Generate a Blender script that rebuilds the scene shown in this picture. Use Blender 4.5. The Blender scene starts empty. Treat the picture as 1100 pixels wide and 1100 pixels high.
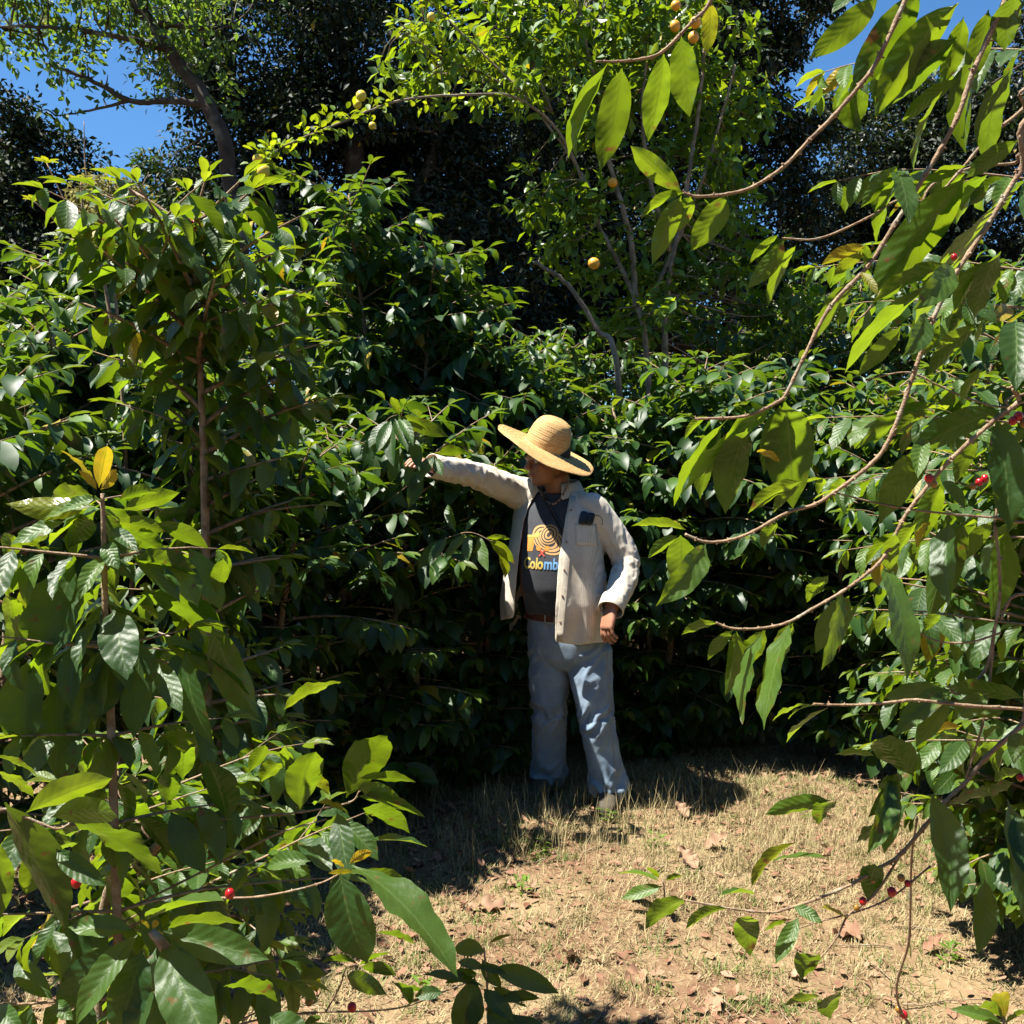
import bpy, math, random
import numpy as np
from mathutils import Vector, Matrix, noise
from mathutils.bvhtree import BVHTree

sc = bpy.context.scene
COL = sc.collection
PI = math.pi

# ------------------------------------------------------------------ camera geometry (1100 px photograph)
CAM = np.array([0.0, 0.0, 1.55]); FPX = 1128.0; TH = math.atan(47/1128.0)
FWD = np.array([0, math.cos(TH), -math.sin(TH)]); UPV = np.array([0, math.sin(TH), math.cos(TH)])
def P(px, py, d):
    """world point at depth y = d seen at pixel (px, py) of the photograph"""
    r = FWD + np.array([1.0, 0, 0])*(px-550)/FPX + UPV*(550-py)/FPX
    return CAM + r*(d/r[1])
SUN = np.array([-0.43, -0.07, 0.90]); SUN = SUN/np.linalg.norm(SUN)

def nz(v):
    v = np.asarray(v, float)
    return v/np.maximum(np.linalg.norm(v, axis=-1, keepdims=True), 1e-9)

# ------------------------------------------------------------------ object helpers
def tag(o, label=None, cat=None, group=None, kind=None):
    if label: o['label'] = label
    if cat: o['category'] = cat
    if group: o['group'] = group
    if kind: o['kind'] = kind
    return o
def empty(name, loc, label, cat, group=None):
    o = bpy.data.objects.new(name, None); COL.objects.link(o)
    o.location = Vector(tuple(float(c) for c in loc)); o.empty_display_size = 0.1
    tag(o, label, cat, group); return o

def raw_mesh(name, V, faces, uv=None, col=None, smooth=True, mats=(), midx=None):
    V = np.asarray(V, np.float32)
    faces = [np.asarray(f, np.int32) for f in faces if len(f)]
    me = bpy.data.meshes.new(name)
    me.vertices.add(len(V)); me.vertices.foreach_set('co', V.ravel())
    loops = np.concatenate([f.ravel() for f in faces])
    tot = np.concatenate([np.full(len(f), f.shape[1], np.int32) for f in faces])
    st = np.concatenate([[0], np.cumsum(tot)[:-1]]).astype(np.int32)
    me.loops.add(len(loops)); me.loops.foreach_set('vertex_index', loops)
    me.polygons.add(len(tot)); me.polygons.foreach_set('loop_start', st); me.polygons.foreach_set('loop_total', tot)
    me.update(calc_edges=True)
    me.polygons.foreach_set('use_smooth', np.full(len(tot), smooth, bool))
    if uv is not None:
        l = me.uv_layers.new(name='UVMap'); l.data.foreach_set('uv', np.asarray(uv, np.float32)[loops].ravel())
    if col is not None:
        c = np.asarray(col, np.float32)
        if c.shape[1] == 3: c = np.concatenate([c, np.ones((len(c), 1), np.float32)], 1)
        a = me.color_attributes.new('tint', 'FLOAT_COLOR', 'POINT'); a.data.foreach_set('color', c.ravel())
    for m in mats: me.materials.append(m)
    if midx is not None: me.polygons.foreach_set('material_index', np.asarray(midx, np.int32))
    me.validate(); me.update()
    return me
def link(name, me, parent=None, mat=None):
    if mat is not None and not me.materials: me.materials.append(mat)
    o = bpy.data.objects.new(name, me); COL.objects.link(o)
    if parent is not None:
        o.parent = parent
        o.matrix_parent_inverse = Matrix.Translation(-parent.location) if isinstance(parent.location, Vector) else Matrix()
    return o

class Acc:
    """collects geometry that becomes one mesh"""
    def __init__(s): s.V=[]; s.Q=[]; s.T=[]; s.U=[]; s.C=[]; s.n=0
    def add(s, V, Q=None, T=None, U=None, C=None):
        V = np.asarray(V, float); k = len(V); s.V.append(V)
        if Q is not None and len(Q): s.Q.append(np.asarray(Q, int)+s.n)
        if T is not None and len(T): s.T.append(np.asarray(T, int)+s.n)
        s.U.append(np.zeros((k, 2)) if U is None else np.asarray(U, float))
        s.C.append(np.tile([0.5, 0.5, 0.5], (k, 1)) if C is None else np.broadcast_to(np.asarray(C, float), (k, 3)))
        s.n += k
    def build(s, name, mat, parent=None, smooth=True):
        F = []
        if s.Q: F.append(np.concatenate(s.Q))
        if s.T: F.append(np.concatenate(s.T))
        me = raw_mesh(name, np.concatenate(s.V), F, np.concatenate(s.U), np.concatenate(s.C), smooth)
        return link(name, me, parent, mat)
    def tube(s, pts, rad, k=6, col=None, cap=True):
        pts = np.asarray(pts, float); n = len(pts)
        rad = np.broadcast_to(np.asarray(rad, float), (n,)) if np.ndim(rad) else np.full(n, rad)
        t = nz(np.gradient(pts, axis=0))
        ref = np.array([0, 0, 1.0]) if abs(t[0][2]) < .9 else np.array([1.0, 0, 0])
        a = np.arange(k)*2*PI/k; ln = np.concatenate([[0], np.cumsum(np.linalg.norm(np.diff(pts, axis=0), axis=1))])
        u = np.cross(np.broadcast_to(ref, t.shape), t); u = nz(u); v = np.cross(t, u)
        V = pts[:, None]+rad[:, None, None]*(np.cos(a)[None, :, None]*u[:, None]+np.sin(a)[None, :, None]*v[:, None])
        U = np.stack([np.broadcast_to(a/(2*PI), (n, k)), np.broadcast_to(ln[:, None], (n, k))], -1).reshape(-1, 2)
        i = np.arange(n-1)[:, None]*k; j = np.arange(k)[None]; j2 = (j+1) % k
        Q = np.stack([i+j, i+j2, i+k+j2, i+k+j], -1).reshape(-1, 4)
        V = V.reshape(-1, 3); T = None
        if cap:
            V = np.concatenate([V, pts[:1], pts[-1:]]); U = np.concatenate([U, [[.5, 0], [.5, ln[-1]]]])
            jj = np.arange(k); T = np.concatenate([np.stack([np.full(k, n*k), (jj+1) % k, jj], 1),
                np.stack([np.full(k, n*k+1), (n-1)*k+jj, (n-1)*k+(jj+1) % k], 1)])
        s.add(V, Q, T, U, col)
    def loft(s, rings, col=None, cap=True, k=24, power=2.0):
        """rings: list of (centre, half-axis u, half-axis v)"""
        a = np.arange(k)*2*PI/k; ca, sa = np.cos(a), np.sin(a)
        e = 2.0/power; ca = np.sign(ca)*np.abs(ca)**e; sa = np.sign(sa)*np.abs(sa)**e
        C = np.array([r[0] for r in rings], float); Uv = np.array([r[1] for r in rings], float); Vv = np.array([r[2] for r in rings], float)
        V = C[:, None]+ca[None, :, None]*Uv[:, None]+sa[None, :, None]*Vv[:, None]
        n = len(rings); i = np.arange(n-1)[:, None]*k; j = np.arange(k)[None]; j2 = (j+1) % k
        Q = np.stack([i+j, i+j2, i+k+j2, i+k+j], -1).reshape(-1, 4)
        ln = np.concatenate([[0], np.cumsum(np.linalg.norm(np.diff(C, axis=0), axis=1))])
        UU = np.stack([np.broadcast_to(a/(2*PI), (n, k)), np.broadcast_to(ln[:, None], (n, k))], -1).reshape(-1, 2)
        V = V.reshape(-1, 3); T = None
        if cap:
            V = np.concatenate([V, C[:1], C[-1:]]); UU = np.concatenate([UU, [[.5, 0], [.5, 1]]]); jj = np.arange(k)
            T = np.concatenate([np.stack([np.full(k, n*k), (jj+1) % k, jj], 1),
                np.stack([np.full(k, n*k+1), (n-1)*k+jj, (n-1)*k+(jj+1) % k], 1)])
        s.add(V, Q, T, UU, col)

def catmull(pts, m=6):
    pts = np.asarray(pts, float)
    if len(pts) < 3:
        t = np.linspace(0, 1, m+1)[:, None]; return pts[0]*(1-t)+pts[-1]*t
    p = np.concatenate([[2*pts[0]-pts[1]], pts, [2*pts[-1]-pts[-2]]]); out = []
    for i in range(1, len(p)-2):
        for t in np.arange(m)/m:
            out.append(.5*((2*p[i])+(-p[i-1]+p[i+1])*t+(2*p[i-1]-5*p[i]+4*p[i+1]-p[i+2])*t*t+(-p[i-1]+3*p[i]-3*p[i+1]+p[i+2])*t**3))
    out.append(p[-2]); return np.array(out)

# ------------------------------------------------------------------ materials
def new_mat(name):
    m = bpy.data.materials.new(name); m.use_nodes = True; nt = m.node_tree
    for n in list(nt.nodes): nt.nodes.remove(n)
    return m, nt
class NT:
    def __init__(s, nt): s.nt = nt
    def n(s, typ, ins=None, **kw):
        nd = s.nt.nodes.new(typ)
        for k, v in kw.items(): setattr(nd, k, v)
        for k, v in (ins or {}).items():
            if isinstance(v, bpy.types.NodeSocket): s.nt.links.new(v, nd.inputs[k])
            else: nd.inputs[k].default_value = v
        return nd
    def math(s, op, a, b=0.0, c=None, clamp=False):
        nd = s.n('ShaderNodeMath', {0: a, 1: b}, operation=op, use_clamp=clamp)
        if c is not None:
            if isinstance(c, bpy.types.NodeSocket): s.nt.links.new(c, nd.inputs[2])
            else: nd.inputs[2].default_value = c
        return nd.outputs[0]
    def mix(s, f, a, b, blend='MIX'):
        nd = s.n('ShaderNodeMix', data_type='RGBA', blend_type=blend)
        for i, v in ((0, f), (6, a), (7, b)):
            if isinstance(v, bpy.types.NodeSocket): s.nt.links.new(v, nd.inputs[i])
            else: nd.inputs[i].default_value = (tuple(v)+(1,))[:4] if i else v
        return nd.outputs[2]
    def ramp(s, f, stops, interp='LINEAR'):
        nd = s.n('ShaderNodeValToRGB', {0: f}); cr = nd.color_ramp; cr.interpolation = interp
        while len(cr.elements) < len(stops): cr.elements.new(0.5)
        for e, (p, c) in zip(cr.elements, stops):
            e.position = p; e.color = (tuple(c)+(1,))[:4] if not np.isscalar(c) else (c, c, c, 1)
        return nd.outputs[0]
    def noise(s, scale, vec=None, detail=4, rough=.55, dist=0.0):
        ins = {'Scale': scale, 'Detail': detail, 'Roughness': rough, 'Distortion': dist}
        if vec is not None: ins['Vector'] = vec
        return s.n('ShaderNodeTexNoise', ins).outputs[0]
    def obj(s): return s.n('ShaderNodeTexCoord').outputs['Object']
    def bump(s, h, strength=.3, dist=.002):
        return s.n('ShaderNodeBump', {'Height': h, 'Strength': strength, 'Distance': dist}).outputs[0]
    def out(s, sh): s.nt.links.new(sh, s.n('ShaderNodeOutputMaterial').inputs[0])
def principled(h, col, rough=.6, spec=.5, normal=None, **kw):
    ins = {'Base Color': col if isinstance(col, bpy.types.NodeSocket) else (tuple(col)+(1,))[:4], 'Roughness': rough, 'Specular IOR Level': spec}
    if normal is not None: ins['Normal'] = normal
    ins.update(kw)
    return h.n('ShaderNodeBsdfPrincipled', ins).outputs[0]

def leaf_mat(name, dark, mid, young, trans, veins=True, rough=.34, tw=.42, spec=.5, nv=9, under=1.35, blem=True):
    m, nt = new_mat(name); h = NT(nt)
    tint = h.n('ShaderNodeVertexColor', layer_name='tint').outputs[0]
    sp = h.n('ShaderNodeSeparateColor', {0: tint}); yo, ye, rn = sp.outputs
    base = h.mix(rn, dark, mid); base = h.mix(yo, base, young)
    yel = (.50, .33, .022); base = h.mix(ye, base, yel)
    ob = h.obj()
    tcol = h.mix(yo, trans, (min(trans[0]*1.5, .8), min(trans[1]*1.2, .8), trans[2])); tcol = h.mix(ye, tcol, (.75, .45, .02))
    tcol = h.mix(h.math('MULTIPLY', rn, .8), tcol, tuple(c*.42 for c in trans))
    nrm = None
    if veins:
        uv = h.n('ShaderNodeUVMap').outputs[0]; s2 = h.n('ShaderNodeSeparateXYZ', {0: uv})
        ab = h.math('ABSOLUTE', h.math('SUBTRACT', s2.outputs[0], .5))                 # 0 midrib .. .5 margin
        rib = h.math('LESS_THAN', ab, .026)
        ph = h.math('SUBTRACT', h.math('MULTIPLY', s2.outputs[1], float(nv)), h.math('MULTIPLY', h.math('POWER', ab, .8), 3.0))
        fr = h.math('ABSOLUTE', h.math('SUBTRACT', h.math('FRACT', ph), .5))
        vein = h.math('MULTIPLY', h.math('SMOOTH_MIN', h.math('MULTIPLY', h.math('SUBTRACT', fr, .44), 18.0), 1.0, .1, clamp=True), h.math('LESS_THAN', ab, .44))
        v = h.math('MAXIMUM', rib, h.math('MULTIPLY', vein, .38))
        base = h.mix(h.math('MULTIPLY', v, .75), base, (.13, .19, .05))
        tcol = h.mix(h.math('MULTIPLY', v, .6), tcol, tuple(c*.40 for c in trans))
        big = h.noise(14, ob, 3); tcol = h.mix(h.math('MULTIPLY', h.math('SUBTRACT', h.noise(30, ob, 4), .42, clamp=True), 2.2, clamp=True), tcol, tuple(c*.55 for c in trans))
        base = h.mix(h.math('MULTIPLY', h.math('SUBTRACT', big, .45, clamp=True), .9), base, tuple(c*.5 for c in dark))
        if blem:
            bl = h.noise(38, ob, 2, .5)
            bm = h.math('MULTIPLY', h.math('SUBTRACT', bl, .665, clamp=True), 14.0, clamp=True)
            base = h.mix(bm, base, (.16, .075, .02)); tcol = h.mix(bm, tcol, (.22, .10, .02))
        quilt = h.math('MULTIPLY', h.math("SINE", h.math("MULTIPLY", ph, 2*PI)), .24)
        hh = h.math('ADD', h.math('ADD', quilt, h.math('MULTIPLY', h.noise(120, ob, 3), 1.1)), h.math('MULTIPLY', rib, -1.6))
        nrm = h.bump(hh, .55, .0015)
    geo = h.n('ShaderNodeNewGeometry').outputs['Backfacing']
    base = h.mix(geo, base, h.mix(.35, base, tuple(c*under*1.6 for c in mid)))
    rr = h.math('ADD', rough, h.math('MULTIPLY', geo, .22))
    pr = principled(h, base, rr, spec, nrm)
    ins = {'Color': tcol}
    if nrm is not None: ins['Normal'] = h.bump(hh, .2, .0012)
    tr = h.n('ShaderNodeBsdfTranslucent', ins).outputs[0]
    mx = h.n('ShaderNodeMixShader', {0: tw, 1: pr, 2: tr}).outputs[0]
    h.out(mx); return m

def bark_mat(name, c1, c2, scale=30, rough=.85):
    m, nt = new_mat(name); h = NT(nt); ob = h.obj()
    n1 = h.noise(scale, ob, 5, .65); n2 = h.noise(scale*5, ob, 3)
    c = h.mix(h.ramp(n1, [(.3, 0.0), (.7, 1.0)]), c1, c2)
    c = h.mix(h.math('MULTIPLY', h.math('SUBTRACT', h.noise(scale*.6, ob, 2), .55, clamp=True), 3.0, clamp=True), c, (.30, .31, .26))
    h.out(principled(h, c, rough, .3, h.bump(h.math('ADD', n1, n2), .6, .004))); return m

M = {}
M['coffee'] = leaf_mat('coffee_leaf', (0.0050, 0.0190, 0.0054), (0.0160, 0.0480, 0.0085), (0.10, 0.18, 0.012), (0.29, 0.45, 0.012), rough=.25, tw=.40, spec=.5)
M['coffee_far'] = leaf_mat('coffee_leaf_distant', (0.0054, 0.0180, 0.0048), (0.012, 0.040, 0.0075), (0.080, 0.155, 0.012), (0.18, 0.33, 0.012), veins=False, rough=.26, tw=.32, spec=.5)
M['citrus'] = leaf_mat('orchard_leaf', (0.012, 0.038, 0.0065), (0.040, 0.105, 0.0105), (0.15, 0.24, 0.0150), (0.32, 0.48, 0.0112), veins=False, rough=.36, tw=.42)
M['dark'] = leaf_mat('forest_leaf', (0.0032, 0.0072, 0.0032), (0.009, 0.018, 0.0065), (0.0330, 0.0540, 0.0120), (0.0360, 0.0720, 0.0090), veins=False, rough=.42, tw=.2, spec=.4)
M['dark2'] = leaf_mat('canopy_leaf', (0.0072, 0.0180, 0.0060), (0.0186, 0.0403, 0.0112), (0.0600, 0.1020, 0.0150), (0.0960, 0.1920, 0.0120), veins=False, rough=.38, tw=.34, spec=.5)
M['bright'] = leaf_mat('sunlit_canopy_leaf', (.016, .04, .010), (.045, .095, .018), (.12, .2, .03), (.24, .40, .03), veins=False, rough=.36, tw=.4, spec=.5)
M['dry'] = leaf_mat('dry_shrub_leaf', (.09, .09, .03), (.20, .17, .06), (.28, .26, .08), (.3, .3, .08), veins=False, rough=.6, tw=.3, spec=.2)
M['stem'] = bark_mat('coffee_bark', (.13, .085, .05), (.34, .25, .16), 40)
M['twig'] = bark_mat('green_brown_twig', (.15, .090, .055), (.33, .235, .145), 55)
M['bark'] = bark_mat('grey_bark', (.10, .070, .042), (.30, .23, .15), 14)
M['darkbark'] = bark_mat('dark_bark', (.028, .020, .014), (.075, .055, .04), 8)
def fruit_mat(name, c1, c2, rough=.35, sc_=60):
    m, nt = new_mat(name); h = NT(nt); ob = h.obj()
    c = h.mix(h.noise(sc_, ob, 2), c1, c2)
    h.out(principled(h, c, rough, .5, h.bump(h.noise(sc_*8, ob, 2), .2, .001))); return m
M['cherry'] = fruit_mat('ripe_cherry', (.42, .010, .012), (.30, .008, .012), .25)
M['cherry_green'] = fruit_mat('unripe_cherry', (.20, .17, .02), (.32, .09, .02), .3)
M['orange'] = fruit_mat('yellow_orange_rind', (.70, .36, .03), (.62, .25, .02), .45)
M['lemon'] = fruit_mat('yellow_rind', (.66, .50, .05), (.60, .42, .04), .45)

# ------------------------------------------------------------------ leaf meshes
COFFEE = ([0, .035, .08, .15, .25, .37, .5, .63, .75, .84, .91, .96, 1], [.03, .05, .24, .54, .81, .96, 1.0, .95, .77, .53, .27, .11, 0])
OVAL = ([0, .05, .15, .3, .5, .7, .85, .95, 1], [.03, .1, .6, .92, 1.0, .88, .58, .25, 0])
class Leaves:
    def __init__(s): s.r = []
    def add(s, pos, A, N, L, W, droop=.6, fold=.25, wave=.05, tint=(0., 0., .5)):
        """all arrays of n rows (or scalars)"""
        pos = np.atleast_2d(pos); n = len(pos)
        f = lambda x: np.broadcast_to(np.asarray(x, float), (n,)).reshape(n, 1)
        g = lambda x: np.broadcast_to(np.asarray(x, float), (n, 3))
        A = nz(g(A)); N = g(N); N = nz(N-A*np.sum(A*N, 1, keepdims=True))
        s.r.append(np.concatenate([pos, A, N, f(L), f(W), f(droop), f(fold), f(wave), g(tint)], 1))
    def build(s, name, mat, parent, ns=8, nt_=2, prof=COFFEE, seed=0, waves=2.5):
        if not s.r: return None
        V, Q, U, C = s.geo(ns, nt_, prof, seed, waves)
        me = raw_mesh(name, V, [Q], U, C, True)
        return link(name, me, parent, mat)
    def geo(s, ns, nt_, prof, seed, waves):
        R = np.concatenate(s.r); n = len(R); rng = np.random.default_rng(seed)
        pos, A, N = R[:, 0:3], R[:, 3:6], R[:, 6:9]
        L, W, dr, fo, wa = [R[:, i][:, None, None] for i in range(9, 14)]; tint = R[:, 14:17]
        S = np.cross(A, N)
        sv = np.linspace(0, 1, ns+1); tv = np.linspace(-1, 1, 2*nt_+1)
        if ns <= 3: sv = np.array([0, .3, .65, 1.0])[:ns+1] if ns == 3 else sv
        w = np.interp(sv, *prof)
        s_ = sv[None, :, None]; t_ = tv[None, None, :]; w_ = w[None, :, None]
        d = np.where(np.abs(dr) < 1e-3, 1e-3, dr)
        ax = L*np.sin(d*s_)/d; az = -L*(1-np.cos(d*s_))/d
        ca, sa = np.cos(d*s_), np.sin(d*s_)                       # local frame: axis = A ca - N sa, normal = N ca + A sa
        hw = W*.5*w_
        lat = hw*t_*np.cos(fo)
        ph = rng.uniform(0, 2*PI, (n, 1, 1)); fr = rng.uniform(.8, 1.25, (n, 1, 1))*waves; sg = np.sign(t_)
        up = np.abs(t_)*hw*np.sin(fo)+wa*W*t_*t_*w_**.5*(np.sin(2*PI*fr*s_+ph+sg*1.3)+(.45*np.sin(2*PI*fr*2.7*s_+ph*3+sg*2) if ns >= 12 else 0))
        curl = rng.normal(0, .10, (n, 1, 1))*L*s_**2              # sideways sweep of the blade
        lat = lat+curl
        x = ax+up*sa; z = az+up*ca
        Vv = pos[:, None, None]+A[:, None, None]*x[..., None]+N[:, None, None]*z[..., None]+S[:, None, None]*lat[..., None]
        a, b = ns+1, 2*nt_+1
        U = np.stack(np.broadcast_arrays(t_*.5+.5, s_), -1); U = np.broadcast_to(U, (n, a, b, 2)).reshape(-1, 2)
        C = np.broadcast_to(tint[:, None, None], (n, a, b, 3)).reshape(-1, 3)
        i = np.arange(ns)[:, None]*b; j = np.arange(b-1)[None]
        q = np.stack([i+j, i+b+j, i+b+j+1, i+j+1], -1).reshape(-1, 4)
        Q = (np.arange(n)[:, None, None]*(a*b)+q[None]).reshape(-1, 4)
        return Vv.reshape(-1, 3), Q, U, C

def rtint(rng, n, young=.12, yellow=.015, base=None):
    t = np.zeros((n, 3)); t[:, 2] = rng.random(n)
    y = rng.random(n); t[:, 0] = np.where(y < young, rng.uniform(.4, 1, n), rng.uniform(0, .12, n))
    t[:, 1] = np.where(rng.random(n) < yellow, rng.uniform(.5, 1, n), 0)
    return t

def ball(acc, c, r, k=10, m=7, squash=1.0):
    c = np.asarray(c, float); rings = []
    for i in range(m+1):
        a = PI*i/m; rr = max(r*math.sin(a), 1e-5)
        rings.append((c+np.array([0, 0, -r*squash*math.cos(a)]), (rr, 0, 0), (0, rr, 0)))
    acc.loft(rings, k=k, cap=False)

# ------------------------------------------------------------------ coffee branches and bushes
UPZ = np.array([0, 0, 1.0])
def near_man(p):
    return 3.7 < p[1] < 4.9 and ((p[0] > -.17 and p[0] < .6) or (p[0] > -.46 and p[0] < .6 and p[2] > 1.30 and p[1] < 4.75))
def lateral(wood, lv, p0, d0, length, r0, L, rng, step=.055, sag=1.0, bare=.35, young=.12, yellow=.012, side_shoots=0, hang=(-.95, .0), wr=.40, k=5):
    n = max(3, int(length/step)); p = np.array(p0, float); d = nz(d0); pts = [p.copy()]; ds = [d.copy()]
    for i in range(n):
        p = p+d*step
        if near_man(p): break
        d = nz(d+np.array([0, 0, -sag*step*(.4+1.2*i/n)])+rng.normal(0, .035, 3)); pts.append(p.copy()); ds.append(d.copy())
    n = len(pts)-1
    if n < 2: return np.array(pts)
    pts = np.array(pts); ds = np.array(ds)
    wood.tube(pts, np.linspace(r0, r0*.32, n+1), k)
    i0 = min(int(n*bare), n-1); idx = np.arange(i0, n+1); m = len(idx)
    if m == 0: return pts
    side = nz(np.cross(ds[idx], UPZ))
    f = (idx-i0)/max(1, n-i0)
    size = L*np.where(f > .8, 1-(f-.8)*2.2, 1)*(.75+.25*np.minimum(1, f*4+.3))
    for s in (-1, 1):
        keep = rng.random(m) > .10
        q = pts[idx][keep]; sd = side[keep]*s; dd = ds[idx][keep]; mm = len(q)
        if not mm: continue
        hz = rng.uniform(hang[0], hang[1], mm)[:, None]
        A = sd*rng.uniform(.6, 1, mm)[:, None]+dd*rng.uniform(.25, .8, mm)[:, None]+UPZ*hz
        N = UPZ+rng.normal(0, .30, (mm, 3))
        Ls = size[keep]*rng.uniform(.72, 1.15, mm)
        t = rtint(rng, mm, young, yellow); t[:, 0] = np.clip(t[:, 0]+np.where(f[keep] > .78, .45, 0)*rng.random(mm), 0, 1)
        lv.add(q, A, N, Ls, Ls*wr*rng.uniform(.85, 1.15, mm), rng.uniform(.3, 1.3, mm), rng.uniform(.1, .5, mm), rng.uniform(.02, .075, mm), t)
    # tip leaves
    for s in (-1, 1):
        lv.add(pts[-1], ds[-1]+side[-1]*s*.35+UPZ*.1, UPZ+rng.normal(0, .2, 3), L*.6, L*.2, .4, .4, .04, (.8, rng.uniform(0, .15), rng.random()))
    for q in range(side_shoots):
        j = int(rng.integers(int(n*.3), max(int(n*.3)+1, int(n*.85))))
        sd = nz(np.cross(ds[j], UPZ))*rng.choice([-1, 1])
        lateral(wood, lv, pts[j], sd+ds[j]*.8+UPZ*.05, length*rng.uniform(.3, .5), r0*.5, L, rng, step, sag, .15, young, yellow, 0, hang, wr, k)
    return pts

def bush(label, cat, base, H, R, L, seed, stems=2, lean=(0, 0), z0=.22, gap=.074, mat='coffee_far', ns=5, nt_=1, young=.14, yellow=.012,
         name='coffee_bush', group=None, bare=.3, shoots=1, cherries=0, openf=0, step=.06, spread=.25, trunk_pts=None, sag=.9, rprof=None, tr=.022, hang=(-.95, .0), cherry_r=.008, topw=.35):
    rng = np.random.default_rng(seed)
    root = empty(name, base, label, cat, group); b = np.array(base, float)
    wood = Acc(); twigs = Acc(); lv = Leaves(); nodes = []
    for s in range(stems):
        a = rng.uniform(0, 2*PI)+s*2*PI/stems; sp = spread*(stems > 1)
        if trunk_pts is not None and s == 0: tp = catmull(trunk_pts, 8)
        else:
            h = H*(1 if s == 0 else rng.uniform(.8, .97))
            tip = b+np.array([lean[0]+math.cos(a)*sp, lean[1]+math.sin(a)*sp, h])
            mid = b+np.array([lean[0]*.4+math.cos(a)*sp*.5, lean[1]*.4+math.sin(a)*sp*.5, h*.5])+rng.normal(0, .03, 3)
            tp = catmull([b+np.array([math.cos(a)*.04, math.sin(a)*.04, -.02]), mid, tip], 10)
        wood.tube(tp, np.linspace(tr, tr*.35, len(tp)), 8)
        hs = tp[:, 2]-b[2]; ztop = hs[-1]; z = z0*ztop; ang = rng.uniform(0, PI)
        while z < ztop:
            pt = np.array([np.interp(z, hs, tp[:, i]) for i in range(3)]); f = z/ztop
            if rprof is not None: rr = R*np.interp(f, *rprof)
            else: rr = R*np.interp(f, [0, .3, .6, .85, 1], [.5, .72, 1.0, .85, topw])
            for s2 in (0, 1):
                aa = ang+s2*PI+rng.normal(0, .2)
                el = np.interp(f, [0, .5, 1], [.05, .28, .8])+rng.normal(0, .1)
                d = np.array([math.cos(aa), math.sin(aa), el])
                if openf and f < openf and d[1] < -.25: continue
                pts = lateral(twigs, lv, pt, d, rr*rng.uniform(.75, 1.1), .0065, L, rng, step, sag, bare*(1 if f < .85 else .3), young, yellow, shoots, hang, .44)
                nodes.append(pts)
            ang += PI/2+rng.normal(0, .25); z += gap*rng.uniform(.75, 1.25)
        for q in range(6):      # leading shoot
            a = rng.uniform(0, 2*PI)
            lv.add(tp[-1]-UPZ*.03*q, (math.cos(a), math.sin(a), .9-.12*q), UPZ*1.0+np.array([math.cos(a), math.sin(a), 0])*-.5, L*(.6+.08*q), L*.3, .6, .3, .05, (.9-.1*q, .1, rng.random()))
    wood.build('trunk', M['stem'], root); twigs.build('branches', M['twig'], root)
    lv.build('foliage', M[mat], root, ns, nt_, seed=seed)
    for c in range(cherries):
        pts = nodes[int(rng.integers(len(nodes)))]; j = int(rng.integers(len(pts)//4, max(len(pts)//4+1, len(pts)*2//3)))
        for q in range(int(rng.integers(1, 4))):
            a = Acc(); rc = cherry_r*rng.uniform(.85, 1.1); ball(a, pts[j]+rng.normal(0, .008, 3)-UPZ*rc, rc, 8, 6, 1.15)
            a.build('coffee_cherry', M['cherry'] if rng.random() < .85 else M['cherry_green'], root)
    return root
# ------------------------------------------------------------------ camera, sky, sun
cam = bpy.data.cameras.new('camera'); co = bpy.data.objects.new('camera', cam); COL.objects.link(co)
co.location = CAM; co.rotation_euler = (PI/2-TH, 0, 0)
cam.sensor_width = 36; cam.lens = 36*FPX/1100; cam.clip_end = 2000; cam.clip_start = .02
sc.camera = co
EL = math.asin(SUN[2]); AZ = math.atan2(SUN[0], SUN[1])       # clockwise from +Y
sl = bpy.data.lights.new('sun', 'SUN'); sl.energy = 5.0; sl.angle = math.radians(.53); sl.color = (1, .95, .86)
so = bpy.data.objects.new('sun', sl); COL.objects.link(so)
so.rotation_euler = Vector(tuple(SUN)).to_track_quat('Z', 'Y').to_euler(); so.location = (-5, 2, 9)
w = bpy.data.worlds.new('World'); sc.world = w; w.use_nodes = True; wt = w.node_tree
for n in list(wt.nodes): wt.nodes.remove(n)
sky = wt.nodes.new('ShaderNodeTexSky'); sky.sky_type = 'NISHITA'; sky.sun_disc = False
sky.sun_elevation = EL; sky.sun_rotation = AZ; sky.altitude = 1500; sky.air_density = 1.3; sky.dust_density = .15; sky.ozone_density = 2.5
bg = wt.nodes.new('ShaderNodeBackground'); bg.inputs[1].default_value = .05
wo = wt.nodes.new('ShaderNodeOutputWorld'); mu = wt.nodes.new('ShaderNodeMix'); mu.data_type = 'RGBA'; mu.blend_type = 'MULTIPLY'; mu.inputs[0].default_value = 1
mu.inputs[7].default_value = (.48, .79, 1.06, 1); wt.links.new(sky.outputs[0], mu.inputs[6]); wt.links.new(mu.outputs[2], bg.inputs[0]); wt.links.new(bg.outputs[0], wo.inputs[0])
vs = sc.view_settings; vs.view_transform = 'Standard'; vs.look = 'None'; vs.gamma = 1; vs.exposure = 1.65
cy = sc.cycles; sc.render.engine = 'CYCLES'
cy.use_denoising = True
cy.max_bounces = 5; cy.diffuse_bounces = 1; cy.glossy_bounces = 2; cy.transmission_bounces = 3; cy.transparent_max_bounces = 4
cy.caustics_reflective = False; cy.caustics_refractive = False; cy.sample_clamp_indirect = 4

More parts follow.
